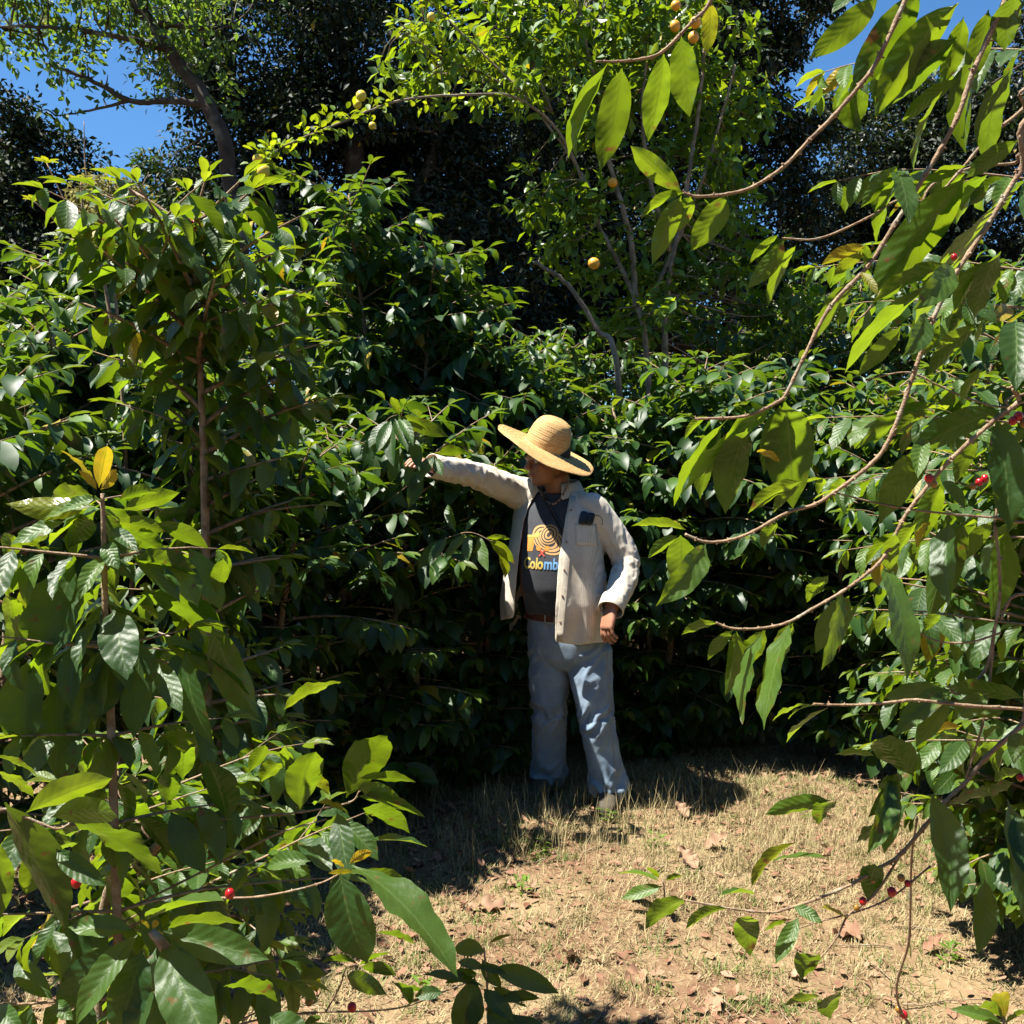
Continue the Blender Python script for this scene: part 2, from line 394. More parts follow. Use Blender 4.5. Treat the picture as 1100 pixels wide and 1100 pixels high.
# ------------------------------------------------------------------ ground
def gz(x, y):
    x = np.asarray(x, float); y = np.asarray(y, float)
    near = np.exp(-((x/9)**2+((y-4)/9)**2))
    return near*(.022*np.sin(1.7*x+.6)*np.cos(1.3*y+.4)+.013*np.sin(4.1*x+2*y)+.008*np.sin(7.3*y-3.1*x+1)+.004*np.sin(17*x+5*y)*np.sin(13*y-2))
g1 = np.concatenate([-np.geomspace(160, 6.2, 26), np.linspace(-6, 6, 201), np.geomspace(6.2, 160, 26)])
gx, gy = np.meshgrid(g1, g1+4, indexing='ij'); rg = np.random.default_rng(3)
n = len(g1); V = np.stack([gx, gy, gz(gx, gy)+rg.normal(0, .0025, gx.shape)*(np.abs(gx) < 6)*(np.abs(gy-4) < 6)], -1).reshape(-1, 3)
i = np.arange(n-1)[:, None]*n; j = np.arange(n-1)[None]
Q = np.stack([i+j, i+n+j, i+n+j+1, i+j+1], -1).reshape(-1, 4)
m, nt = new_mat('red_soil_with_straw'); h = NT(nt); ob = h.obj()
n1 = h.noise(1.3, ob, 5, .6); n2 = h.noise(9, ob, 6, .65); n3 = h.noise(60, ob, 4, .7)
c = h.mix(h.ramp(n2, [(.36, 0.), (.62, 1.)]), (.115, .058, .033), (.19, .118, .066))
c = h.mix(h.ramp(n1, [(.42, 0.), (.66, .75)]), c, (.29, .22, .115))
c = h.mix(h.ramp(n3, [(.55, 0.), (.72, .8)]), c, (.42, .32, .20))
c = h.mix(h.ramp(h.noise(35, ob, 3), [(.60, 0.), (.70, .7)]), c, (.13, .065, .035))
h.out(principled(h, c, .92, .15, h.bump(h.math('ADD', n3, n2), .8, .012)))
M['soil'] = m
me = raw_mesh('ground', V, [Q], smooth=True); tag(link('ground', me, None, m), kind='structure')

def simple(name, c1, c2, sc_=40, rough=.7, spec=.3, tw=0, bump=.3):
    m, nt = new_mat(name); h = NT(nt)
    t = h.n('ShaderNodeVertexColor', layer_name='tint').outputs[0]; r = h.n('ShaderNodeSeparateColor', {0: t}).outputs[2]
    nn = h.noise(sc_, h.obj(), 3)
    c = h.mix(h.math('ADD', h.math('MULTIPLY', r, .75), h.math('MULTIPLY', h.math('SUBTRACT', nn, .35), .9), clamp=True), c1, c2)
    p = principled(h, c, rough, spec, h.bump(nn, bump, .003))
    if tw:
        p = h.n('ShaderNodeMixShader', {0: tw, 1: p, 2: h.n('ShaderNodeBsdfTranslucent', {'Color': c}).outputs[0]}).outputs[0]
    h.out(p); return m
M['straw'] = simple('dry_straw', (.20, .15, .07), (.46, .38, .20), 30, .7, .25, .2)
M['grass'] = simple('fresh_grass', (.07, .11, .02), (.20, .24, .06), 30, .6, .3, .3)
M['deadleaf'] = simple('dead_leaf_brown', (.12, .05, .026), (.36, .21, .13), 25, .75, .25, .12)
M['deadpale'] = simple('dead_leaf_pale', (.24, .135, .08), (.42, .28, .18), 25, .75, .25, .12)

def blades(name, n, seed, mat, hmin, hmax, width, lie, region, clump=0, dens=None, tintlo=0):
    rng = np.random.default_rng(seed)
    if clump:
        cc = np.stack([rng.uniform(region[0], region[1], clump), rng.uniform(region[2], region[3], clump)], 1)
        k = rng.integers(0, clump, n); xy = cc[k]+rng.normal(0, .03, (n, 2))
    else: xy = np.stack([rng.uniform(region[0], region[1], n), rng.uniform(region[2], region[3], n)], 1)
    if dens is not None: xy = xy[rng.random(len(xy)) < dens(xy[:, 0], xy[:, 1])]
    n = len(xy); z = gz(xy[:, 0], xy[:, 1]); p = np.stack([xy[:, 0], xy[:, 1], z-.003], 1)
    a = rng.uniform(0, 2*PI, n); l = rng.uniform(*lie, n); d = np.stack([np.cos(a)*l, np.sin(a)*l, np.sqrt(np.maximum(0.003, 1-l*l))], 1)
    L = rng.uniform(hmin, hmax, n)*rng.uniform(.6, 1, n)
    b = d*L[:, None]; bend = np.stack([np.cos(a), np.sin(a), -np.ones(n)*.35], 1)*(L*rng.uniform(.0, .3, n))[:, None]
    w_ = np.stack([-np.sin(a), np.cos(a), np.zeros(n)], 1)*(width*rng.uniform(.6, 1.3, n))[:, None]
    p1 = p+b*.5+bend*.2; p2 = p+b+bend; p2[:, 2] = np.maximum(p2[:, 2], z+.004); p1[:, 2] = np.maximum(p1[:, 2], z+.003)
    V = np.stack([p-w_*.5, p+w_*.5, p1+w_*.42, p1-w_*.42, p2], 1).reshape(-1, 3)
    o = np.arange(n)[:, None]*5
    t = rng.random(n); C = np.repeat(np.stack([t, t, tintlo+(1-tintlo)*t], 1), 5, 0)
    me = raw_mesh(name, V, [o+np.array([[0, 1, 2, 3]]), o+np.array([[3, 2, 4]])], None, C, False)
    return tag(link(name, me, None, mat), kind='stuff')
def lit(x, y):
    f = .5+.42*np.sin(2.3*x+1.1*y+.8*np.sin(1.9*y))+.40*np.sin(5*x-4*y+1.3*np.sin(3*x))+.25*np.sin(11*x+7*y)
    return np.clip(f*1.25, .06, 1)
blades('dry_straw', 170000, 1, M['straw'], .02, .075, .0026, (.6, 1.0), (-2.6, 3.0, 2.4, 6.2), dens=lit)
blades('dry_grass', 46000, 2, M['straw'], .02, .065, .0028, (.2, .85), (-2.4, 2.8, 2.4, 5.4), clump=2300)
blades('fresh_grass', 70000, 4, M['grass'], .015, .06, .0034, (.2, .85), (-3, 3.2, 2.4, 5.2), clump=1300, dens=lambda x, y: 1.05-.8*lit(x+.4, y+.3))
blades('tall_seed_grass', 2600, 5, M['straw'], .08, .24, .0022, (.05, .55), (-.6, 1.8, 3.95, 4.9), clump=220)

# leaf litter
rg = np.random.default_rng(19); a = Acc()
for q in range(150):
    x, y = rg.uniform(-2.2, 2.8), rg.uniform(2.5, 6); an = rg.uniform(0, 2*PI); ln = rg.uniform(.05, .28); k = 5
    t = np.linspace(-.5, .5, k); xx = x+t*ln*math.cos(an)+rg.normal(0, .006, k); yy = y+t*ln*math.sin(an)+rg.normal(0, .006, k)
    a.tube(np.stack([xx, yy, gz(xx, yy)+.006+rg.uniform(0, .01, k)], 1), np.linspace(.0028, .0012, k), 5)
tag(a.build('twig_litter', M['stem'], None), kind='stuff')
rng = np.random.default_rng(11); n = 9500
lt = Leaves(); xy = np.stack([rng.uniform(-3.4, 3.8, n), 2.4+6.5*rng.random(n)**1.1], 1); cl_ = np.stack([rng.uniform(-3, 3.4, 90), rng.uniform(2.4, 6.5, 90)], 1); kk = rng.random(n) < .6; xy[kk] = cl_[rng.integers(0, 90, n)[kk]]+rng.normal(0, .22, (kk.sum(), 2))
a = rng.uniform(0, 2*PI, n); sz = rng.uniform(.015, .06, n)
lt.add(np.stack([xy[:, 0], xy[:, 1], gz(*xy.T)+.008], 1), np.stack([np.cos(a), np.sin(a), rng.uniform(-.1, .25, n)], 1), UPZ+rng.normal(0, .25, (n, 3)), sz, sz*rng.uniform(.35, .6, n), rng.uniform(-.9, .9, n), rng.uniform(0, .6, n), .08, np.stack([rng.random(n)]*3, 1))
o = lt.build('leaf_litter', M['deadleaf'], None, 4, 1, OVAL, 5); tag(o, kind='stuff')
# single big dead leaves one can point at
FL = [(510, 990, 30, 'deadpale', 'large pale curled dead leaf on the red soil left of the centre of the clearing'),
      (740, 890, 17, 'deadpale', 'small pinkish upright dead leaf at the edge of the shade right of the man'),
      (690, 1056, 26, 'deadleaf', 'dark brown crumpled dead leaf lying alone in the middle of the dry grass'),
      (755, 919, 22, 'deadpale', 'flat pinkish dead leaf just below the shade edge'),
      (925, 1020, 34, 'deadleaf', 'long reddish brown dead leaf beneath the pair of red cherries'),
      (617, 1040, 20, 'deadpale', 'grey pink folded dead leaf to the right of the seedling'),
      (540, 966, 15, 'deadpale', 'small tan dead leaf beside the large pale curled one'),
      (750, 945, 24, 'deadpale', 'broad orange tan dead leaf half sunk in the grass'),
      (770, 1090, 24, 'deadleaf', 'dark curled dead leaf at the bottom edge of the clearing'),
      (990, 1035, 22, 'deadleaf', 'rusty brown dead leaf right of the hanging bare stem'),
      (865, 1065, 18, 'deadpale', 'pale dead leaf under the round hanging leaves'),
      (445, 945, 16, 'deadpale', 'pale dead leaf at the left end of the clearing near the shade')]
for k, (x, y, s, mt, lab) in enumerate(FL):
    d = 1.55/((y-503)/FPX); p = P(x, y, d); L_ = s*d/FPX*1.15; a = k*2.1
    l1 = Leaves(); l1.add((p[0], p[1], float(gz(p[0], p[1]))+.014), (math.cos(a), math.sin(a), .12), (rng.normal(0, .3), rng.normal(0, .3), 1), L_*1.25, L_*.8, -.9 if k % 2 else .8, .45, .16, (k/12, k/12, (k*.37) % 1))
    o = l1.build('fallen_leaf', M[mt], None, 14, 4, OVAL, k, 3); tag(o, lab, 'dead leaf', 'dead leaves scattered on the clearing')

# ------------------------------------------------------------------ background trees
def tree(label, base, limbs, clumps, leaf, n, seed, mat, bark='darkbark', name='broadleaf_tree', cat='tree', group='tall trees behind the coffee', sub=22, subr=.28, young=.08, aspect=.5, twr=.02, fruits=()):
    rng = np.random.default_rng(seed); root = empty(name, base, label, cat, group)
    wd = Acc(); ends = []
    for pts, r0, r1 in limbs:
        c = catmull(pts, 8); c = c+np.interp(np.arange(len(c)), [0, len(c)-1], [0, 1])[:, None]*0+rng.normal(0, r0*.12, c.shape); c[0] = pts[0]
        wd.tube(c, np.linspace(r0, r1, len(c)), 9); ends.append(c)
    allp = np.concatenate(ends)
    lv = Leaves(); tot = sum(np.prod(c[1])**(2/3)*(c[2] if len(c) > 2 else 1) for c in clumps)
    for c in clumps:
        ctr, rad = np.array(c[0], float), np.array(c[1], float); wgt = c[2] if len(c) > 2 else 1
        nn = int(n*np.prod(rad)**(2/3)*wgt/tot); ks = max(4, int(sub*np.prod(rad)**(1/3)*2))
        u = nz(rng.normal(0, 1, (ks, 3))); sc_ = ctr+u*rad*(rng.uniform(.35, 1.0, ks)[:, None]**.5)
        for q in sc_[::1]:
            j = np.argmin(np.linalg.norm(allp-q, axis=1)); p0 = allp[j]
            if np.linalg.norm(p0-q) < 3.5*max(rad):
                mid = (p0+q)/2+rng.normal(0, .1, 3)*np.linalg.norm(p0-q)
                wd.tube(catmull([p0, mid, q], 4), np.linspace(twr, twr*.25, 9), 4, cap=False)
        k = rng.integers(0, ks, nn); spread = subr*np.mean(rad)
        off = rng.normal(0, 1, (nn, 3)); off = nz(off)*np.abs(rng.normal(.75, .3, nn))[:, None]*np.array([1, 1, .72])
        p = sc_[k]+off*spread*rng.uniform(.7, 1.25, ks)[k][:, None]
        A = nz(off*.7+rng.normal(0, .6, (nn, 3))-UPZ*.25); N = nz(UPZ*.7+off*.45+rng.normal(0, .55, (nn, 3)))
        ls = leaf*rng.uniform(.65, 1.25, nn); tk = rng.random(ks)
        t = rtint(rng, nn, young, .004); t[:, 2] = np.clip(.6*tk[k]+.4*t[:, 2], 0, 1); t[:, 0] = np.clip(t[:, 0]+(tk[k] > .8)*.2*rng.random(nn), 0, 1)
        lv.add(p, A, N, ls, ls*aspect, .3, .35, 0., t)
    wd.build('trunk', M[bark], root); lv.build('crown', M[mat], root, 2, 1, ([0, .5, 1], [.05, 1, .05]), seed)
    for q, r, fm in fruits:
        a = Acc(); ball(a, q, r, 14, 10, rng.uniform(.95, 1.1)); a.build('fruit', M[fm], root)
    return root
G = lambda x, d: np.array([x, d, 0.0])
def X(px, d): return (px-550)/FPX*d
# big dark tree, centre left, in front of the sky
d = 12.
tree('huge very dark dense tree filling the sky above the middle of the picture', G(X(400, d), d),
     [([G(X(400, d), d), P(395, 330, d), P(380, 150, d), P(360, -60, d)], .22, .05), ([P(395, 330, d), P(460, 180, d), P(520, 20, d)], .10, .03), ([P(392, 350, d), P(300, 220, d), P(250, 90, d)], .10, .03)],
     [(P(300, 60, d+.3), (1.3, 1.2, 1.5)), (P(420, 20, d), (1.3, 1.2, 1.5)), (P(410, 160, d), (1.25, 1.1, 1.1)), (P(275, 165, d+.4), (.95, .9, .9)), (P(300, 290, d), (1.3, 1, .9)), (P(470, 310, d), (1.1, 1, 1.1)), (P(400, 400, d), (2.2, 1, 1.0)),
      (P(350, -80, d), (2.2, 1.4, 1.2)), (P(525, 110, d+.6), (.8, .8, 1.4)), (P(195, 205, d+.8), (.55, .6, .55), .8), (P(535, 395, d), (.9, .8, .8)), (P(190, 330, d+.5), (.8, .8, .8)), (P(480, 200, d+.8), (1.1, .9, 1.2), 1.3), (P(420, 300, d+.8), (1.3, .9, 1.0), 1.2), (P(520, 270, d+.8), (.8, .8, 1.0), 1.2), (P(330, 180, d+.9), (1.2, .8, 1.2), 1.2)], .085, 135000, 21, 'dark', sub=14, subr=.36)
# spreading tree top left with limbs crossing the sky
d = 9.5
tree('spreading tree at upper left with thick brown limbs crossing the blue sky', G(X(275, d+.2), d+.2),
     [([G(X(275, d+.2), d+.2), P(262, 330, d+.2), P(238, 150, d), P(208, 90, d), P(150, 10, d), P(100, -60, d)], .085, .045), ([P(222, 112, d), P(178, 108, d-.1), P(140, 108, d-.2), (P(95, 85, d-.3)), P(48, 68, d-.4)], .035, .012),
      ([P(185, 55, d), P(120, 38, d-.2), P(60, 30, d-.3), P(-20, 28, d-.4)], .03, .010), ([P(140, 108, d-.2), P(100, 118, d-.2), P(60, 125, d-.3)], .016, .005), ([P(165, 25, d), P(215, 30, d), P(250, 28, d)], .03, .01)],
     [(P(50, 55, d), (.55, .6, .16), 1.0), (P(20, 20, d), (.5, .5, .22), 1.0), (P(140, 15, d), (.6, .6, .28), 1.3), (P(95, 85, d-.3), (.42, .4, .12), .8), (P(210, 30, d), (.42, .5, .35), 1.2), (P(170, 85, d), (.22, .3, .18), .6), (P(230, 90, d), (.2, .3, .3), .8), (P(85, 5, d), (.7, .6, .25), 1.2), (P(60, 122, d-.3), (.2, .2, .04), .5), (P(100, -60, d), (1.6, 1.0, .5), 1)],
     .085, 3800, 22, 'bright', sub=16, subr=.42, young=.3, aspect=.6, twr=.010)
d = 10.
tree('black green rounded tree at the left edge beneath the sky gap', G(X(10, d), d),
     [([G(X(10, d), d), P(20, 300, d), P(10, 160, d)], .14, .04)],
     [(P(-20, 200, d), (.85, .8, .95)), (P(35, 190, d), (.5, .6, .55)), (P(50, 260, d), (.55, .7, .7)), (P(-30, 330, d), (1.1, .8, .8)), (P(90, 330, d), (.9, .8, .6))], .07, 42000, 23, 'dark', sub=14, subr=.38, young=.04)
d = 13.
tree('small rounded dark tree standing in the gap below the blue sky at left', G(X(195, d), d),
     [([G(X(195, d), d), P(195, 250, d), P(190, 180, d)], .1, .03)],
     [(P(188, 215, d), (.55, .5, .75)), (P(150, 260, d), (.9, .5, .45)), (P(90, 270, d), (.9, .5, .6))], .09, 9000, 24, 'dark2', sub=14, subr=.38)
# dark trees centre right
d = 13.
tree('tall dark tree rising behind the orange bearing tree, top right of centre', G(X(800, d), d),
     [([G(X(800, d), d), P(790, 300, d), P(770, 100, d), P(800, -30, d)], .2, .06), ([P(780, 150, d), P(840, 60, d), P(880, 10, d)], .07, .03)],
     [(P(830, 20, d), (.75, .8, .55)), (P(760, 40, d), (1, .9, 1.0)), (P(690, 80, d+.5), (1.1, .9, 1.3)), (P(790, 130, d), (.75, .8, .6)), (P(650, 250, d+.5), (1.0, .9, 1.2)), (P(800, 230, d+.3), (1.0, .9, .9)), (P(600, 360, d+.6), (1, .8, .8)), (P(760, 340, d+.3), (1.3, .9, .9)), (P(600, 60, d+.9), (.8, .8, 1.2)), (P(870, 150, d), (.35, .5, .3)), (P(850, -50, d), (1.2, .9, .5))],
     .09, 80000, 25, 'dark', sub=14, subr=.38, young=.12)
d = 15.
tree('big round crowned tree on the right beneath the patch of blue sky', G(X(960, d), d),
     [([G(X(960, d), d), P(960, 330, d), P(955, 180, d)], .2, .06)],
     [(P(950, 170, d), (1.05, 1.1, 1.05)), (P(1010, 180, d), (1.1, 1.1, 1.2)), (P(895, 240, d), (.7, .9, .9)), (P(960, 290, d), (1.5, 1, 1.1)), (P(1080, 200, d), (1.2, 1, 1.6)), (P(860, 330, d), (1.0, .9, .9)), (P(1080, 350, d), (1.4, 1, 1.2)), (P(1120, 60, d), (.9, .9, .9))], .09, 78000, 26, 'dark', sub=16, subr=.36, young=.14)
d = 16.
tree('dark tree far behind, closing the view between the great dark tree and the fruit tree', G(X(560, d), d),
     [([G(X(560, d), d), P(560, 300, d), P(550, 100, d)], .2, .06)],
     [(P(500, 150, d), (1.6, 1, 2.0)), (P(600, 120, d), (1.6, 1, 2.0)), (P(540, 320, d), (1.8, 1, 1.5)), (P(680, 280, d), (1.5, 1, 1.6)), (P(700, 100, d), (1.4, 1, 1.8))], .13, 36000, 27, 'dark', sub=16, subr=.4)
# low dark wood closing the view at the back
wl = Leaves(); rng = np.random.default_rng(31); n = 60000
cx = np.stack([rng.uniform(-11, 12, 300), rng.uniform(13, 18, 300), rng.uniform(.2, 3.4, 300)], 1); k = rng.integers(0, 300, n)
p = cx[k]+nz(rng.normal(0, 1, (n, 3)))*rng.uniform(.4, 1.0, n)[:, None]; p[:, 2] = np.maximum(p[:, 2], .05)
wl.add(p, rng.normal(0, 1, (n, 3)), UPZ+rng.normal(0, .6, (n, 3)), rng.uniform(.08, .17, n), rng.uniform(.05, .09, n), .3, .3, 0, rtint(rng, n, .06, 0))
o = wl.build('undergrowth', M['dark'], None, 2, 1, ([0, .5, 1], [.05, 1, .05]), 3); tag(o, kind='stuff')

# fruit tree with several slender trunks behind the hedge
d = 7.4
def Pd(x, y, dd=0): return P(x, y, 7.4+dd)
fr_specs = [(638, 283, -.5, .040, 'orange'), (658, 196, -.2, .034, 'orange'), (725, 28, -.3, .036, 'orange'), (747, 24, -.8, .036, 'orange'), (745, 40, -.75, .034, 'orange'), (726, 6, -.6, .032, 'orange')]
limbs = [([G(X(705, d), d), Pd(696, 404), Pd(680, 316), Pd(642, 240), Pd(631, 196), Pd(582, 125)], .024, .008),
         ([G(X(735, d), d+.1), Pd(715, 409, .1), Pd(718, 305, .1), Pd(735, 218, .1), Pd(751, 109, .1), Pd(762, 0, .1)], .026, .010),
         ([Pd(683, 330), Pd(676, 250), Pd(655, 175), Pd(640, 90), Pd(622, 20)], .024, .008),
         ([Pd(720, 270, .1), Pd(700, 200), Pd(690, 120), Pd(700, 20)], .020, .008),
         ([Pd(700, 320, .1), Pd(740, 230, .1), Pd(765, 160, .1), Pd(790, 70, .1)], .016, .008),
         ([G(X(690, d), d-.2), Pd(664, 404, -.2), Pd(642, 355, -.2), Pd(609, 305, -.2), Pd(574, 281, -.2)], .024, .012),
         ([Pd(642, 240), Pd(606, 150, -.2), Pd(556, 106, -.4), Pd(500, 102, -.8), Pd(430, 108, -1.2), Pd(370, 130, -1.5), Pd(300, 160, -1.7), Pd(280, 178, -1.8)], .011, .004),
         ([Pd(592, 120), Pd(520, 80, -.2), Pd(470, 60, -.4), Pd(430, 25, -.5)], .010, .004),
         ([Pd(592, 120), Pd(570, 60), Pd(545, 10), Pd(530, -30)], .014, .006),
         ([Pd(560, 98, -.4), Pd(480, 20, -.4), Pd(440, -20, -.4)], .008, .004)]
fr = [(Pd(x, y, dd), r, f) for x, y, dd, r, f in fr_specs]+[(Pd(283, 184, -1.85), .034, 'lemon'), (Pd(277, 171, -1.8), .028, 'lemon'), (Pd(388, 103, -1.5), .030, 'lemon'), (Pd(384, 112, -1.45), .024, 'lemon'), (Pd(463, 18, -.5), .026, 'lemon'), (Pd(400, 135, -1.4), .022, 'lemon')]
Pe = Pd
def Pd(x, y, dd=0): return Pe(x, y, dd+.22)
cl = [(Pd(620, 60), (.55, .5, .5)), (Pd(560, 40), (.40, .4, .35)), (Pd(500, 30, -.2), (.35, .35, .25), .8), (Pd(660, 150), (.35, .4, .4)), (Pd(700, 60), (.4, .4, .45)), (Pd(770, 70, .1), (.45, .4, .55)), (Pd(740, 190), (.35, .4, .4)), (Pd(780, 190, .1), (.35, .4, .4)),
      (Pd(630, 270, -.1), (.30, .4, .45)), (Pd(580, 200, -.1), (.26, .3, .3), .8), (Pd(680, 330, -.1), (.35, .35, .35)), (Pd(760, 300, .2), (.45, .4, .4)), (Pd(820, 320, .2), (.4, .4, .4)), (Pd(440, 70, -.4), (.25, .25, .12), .7), (Pd(480, 95, -.4), (.28, .25, .14), .8), (Pd(545, 105, -.4), (.2, .3, .15), .7), (Pd(640, -40), (.9, .5, .3))]
ft = tree('fruit tree with several slender grey trunks and yellow orange fruit behind the hedge', G(X(720, d), d), limbs, cl, .100, 8200, 41, 'citrus', 'bark', 'fruit_tree', 'fruit tree', None, 18, .40, .30, .5, .007, fr)
Pd = Pe
# leaves of the long fruiting bough reaching left
lv = Leaves(); rng = np.random.default_rng(42)
for pts, n, s in (([Pd(430, 108, -1.2), Pd(370, 130, -1.5), Pd(300, 160, -1.7), Pd(278, 180, -1.8)], 190, .055), ([Pd(548, 100, -.4), Pd(500, 102, -.8), Pd(430, 108, -1.2)], 45, .05), ([Pd(520, 80, -.2), Pd(470, 60, -.4), Pd(425, 22, -.5)], 130, .055), ([Pd(560, 98, -.4), Pd(480, 20, -.4), Pd(440, -20, -.4)], 170, .055), ([Pd(592, 120), Pd(570, 60), Pd(545, 10)], 120, .06)):
    c = catmull(pts, 30); k = rng.integers(0, len(c), n); off = rng.normal(0, 1, (n, 3))*np.array([.7, .7, .7]); A = nz(off+UPZ*.25)
    lv.add(c[k]+A*rng.uniform(0, .09, n)[:, None], A, UPZ+rng.normal(0, .5, (n, 3)), s*rng.uniform(.7, 1.35, n), s*.55*rng.uniform(.8, 1.2, n), rng.uniform(.1, .7, n), .3, .04, np.stack([rng.uniform(.55, 1, n), rng.uniform(0, .15, n), rng.random(n)], 1))
lv.build('bough_foliage', M['citrus'], ft, 6, 1, OVAL, 8)

# unseen trees added behind and beside the viewer to block sky light
for k, (x, y, r, lab) in enumerate([(-3.2, -4.2, 1.7, 'unseen dark tree added behind the viewer on the left to block sky light'), (1.6, -4.6, 1.9, 'unseen dark tree added right behind the viewer to block sky light'), (5.6, -1.6, 1.8, 'unseen dark tree added beside the viewer on the right to block sky light'), (-6.8, -.2, 1.8, 'unseen dark tree added beside the viewer on the left to block sky light')]):
    tree(lab, (x, y, 0.), [([(x, y, 0.), (x+.1, y, 2.), (x, y+.1, 4.5)], .16, .05)], [((x, y, 4.2), (r*1.1, r, 1.9)), ((x-.7, y+.3, 2.2), (r, r, 1.5)), ((x+.9, y, 2.4), (r, r*.9, 1.4)), ((x, y, 1.0), (r*1.1, r, .9))], .16, 9000, 300+k, 'dark', sub=14, subr=.4)
# ------------------------------------------------------------------ coffee bushes
def B(px, d): return (X(px, d), d, float(gz(X(px, d), d)))
def Hy(py, d): return float(P(550, py, d)[2])
HG = 'coffee bushes growing in rows around the clearing'
d = 2.5
b1 = bush('tall coffee bush at left with a bare straight trunk under a drooping crown', 'coffee bush', B(215, d), Hy(198, d), .36, .112, 101, stems=1,
     trunk_pts=[B(222, d), P(221, 600, d), P(218, 470, d), P(211, 330, d), P(204, 245, d)], mat='coffee', ns=8, nt_=2, gap=.034, bare=.12, tr=.0125, openf=.86, young=.05, group=HG, cherries=8, sag=1.3,
     rprof=([0, .3, .6, .8, .93, 1], [.5, .55, .6, .95, 1.0, .6]), hang=(-1.1, -.2), shoots=1, z0=.16)
b2 = bush('bright leaved coffee bush at the far left edge, behind the foreground plant', 'coffee bush', B(55, 4.3), Hy(285, 4.3), .72, .13, 102, stems=3, group=HG, cherries=3, young=.22)
bush('coffee bush between the left edge one and the bare trunk one', 'coffee bush', B(135, 4.9), Hy(255, 4.9), .72, .13, 103, stems=3, group=HG, young=.2)
bush('low shaded coffee bush at the left edge half hidden by the foreground plant', 'coffee bush', B(-30, 3.4), Hy(430, 3.4), .6, .14, 104, stems=2, group=HG)
bush('tallest coffee bush, dome shaped, in front of the huge dark tree', 'coffee bush', B(420, 6.0), Hy(222, 6.0), .78, .155, 105, stems=4, group=HG, young=.2, cherries=2, spread=.3, topw=.5)
bush('dark shaded coffee bush the man reaches into', 'coffee bush', B(392, 4.78), Hy(450, 4.78), .62, .155, 106, stems=3, group=HG, cherries=6, young=.08, z0=.08)
bush('dark coffee bush between the bare trunk bush and the man', 'coffee bush', B(258, 4.15), Hy(400, 4.15), .52, .14, 107, stems=3, group=HG, cherries=4, young=.06, z0=.08)
bush('shaded coffee bush right behind the man at his hip', 'coffee bush', B(500, 5.2), Hy(500, 5.2), .62, .15, 108, stems=3, group=HG, young=.05, z0=.06)
bush('coffee bush whose bright top shows directly above the hat', 'coffee bush', B(585, 5.85), Hy(392, 5.85), .68, .155, 109, stems=3, group=HG, young=.16, z0=.08)
bush('glossy coffee bush just right of the man, at the foot of the slender grey trunks', 'coffee bush', B(705, 5.7), Hy(410, 5.7), .68, .155, 110, stems=3, group=HG, young=.12, z0=.06)
bush('coffee bush with greyish shining leaves behind the hanging pair of big leaves', 'coffee bush', B(815, 5.9), Hy(400, 5.9), .68, .155, 111, stems=3, group=HG, young=.12, z0=.1)
bush('coffee bush behind the lower right branches, above the dark hollow', 'coffee bush', B(925, 5.6), Hy(420, 5.6), .68, .155, 112, stems=3, group=HG, young=.14, z0=.14)
bush('shining coffee bush near the right edge behind the foreground branches', 'coffee bush', B(1025, 4.9), Hy(400, 4.9), .66, .155, 113, stems=3, group=HG, young=.1, z0=.12)
bush('coffee bush at the right edge, the nearest of the right hand row', 'coffee bush', B(1130, 4.1), Hy(430, 4.1), .6, .15, 114, stems=3, group=HG, young=.1, z0=.1)
bush('leafy coffee bush at the right edge, directly behind the foreground branches', 'coffee bush', B(1125, 3.3), Hy(330, 3.3), .52, .125, 115, stems=3, group=HG, young=.12, z0=.12, mat='coffee', ns=7)
for k, (px, dd, py, lab) in enumerate([(660, 8.3, 370, 'coffee bush of the back row seen between the slender grey trunks and the hat'), (790, 8.6, 340, 'coffee bush of the back row right of the slender grey trunks'),
        (900, 8.4, 300, 'coffee bush of the back row showing left of the hanging right branches'), (1010, 8.0, 300, 'coffee bush of the back row behind the hanging right branches'),
        (560, 8.8, 400, 'coffee bush of the back row left of the slender grey trunks'), (250, 7.0, 300, 'back row coffee bush between the bare trunk bush and the dome shaped one'), (20, 7.0, 310, 'coffee bush of the back row at the left edge')]):
    bush(lab, 'coffee bush', B(px, dd), Hy(py, dd), 1.0, .14, 130+k, stems=4, group=HG, young=.14, z0=.1, gap=.11, spread=.45, step=.075, shoots=1)
# dry shrub and grey green shrub at left
d = 8.2
tree('dry yellowish shrub with thin dead twigs beneath the blue sky at left', G(X(120, d), d), [([G(X(125, d), d), P(125, 290, d), P(118, 190, d)], .03, .008), ([P(125, 290, d), P(95, 200, d), P(90, 130, d)], .012, .003), ([P(125, 290, d), P(150, 210, d), P(160, 185, d)], .012, .003)],
     [(P(118, 215, d), (.22, .3, .28)), (P(105, 240, d), (.25, .3, .22)), (P(140, 235, d), (.2, .3, .2)), (P(130, 290, d), (.4, .3, .3))], .05, 4200, 51, 'dry', 'twig', 'dry_shrub', 'shrub', None, 16, .4, .3, .5, .004)
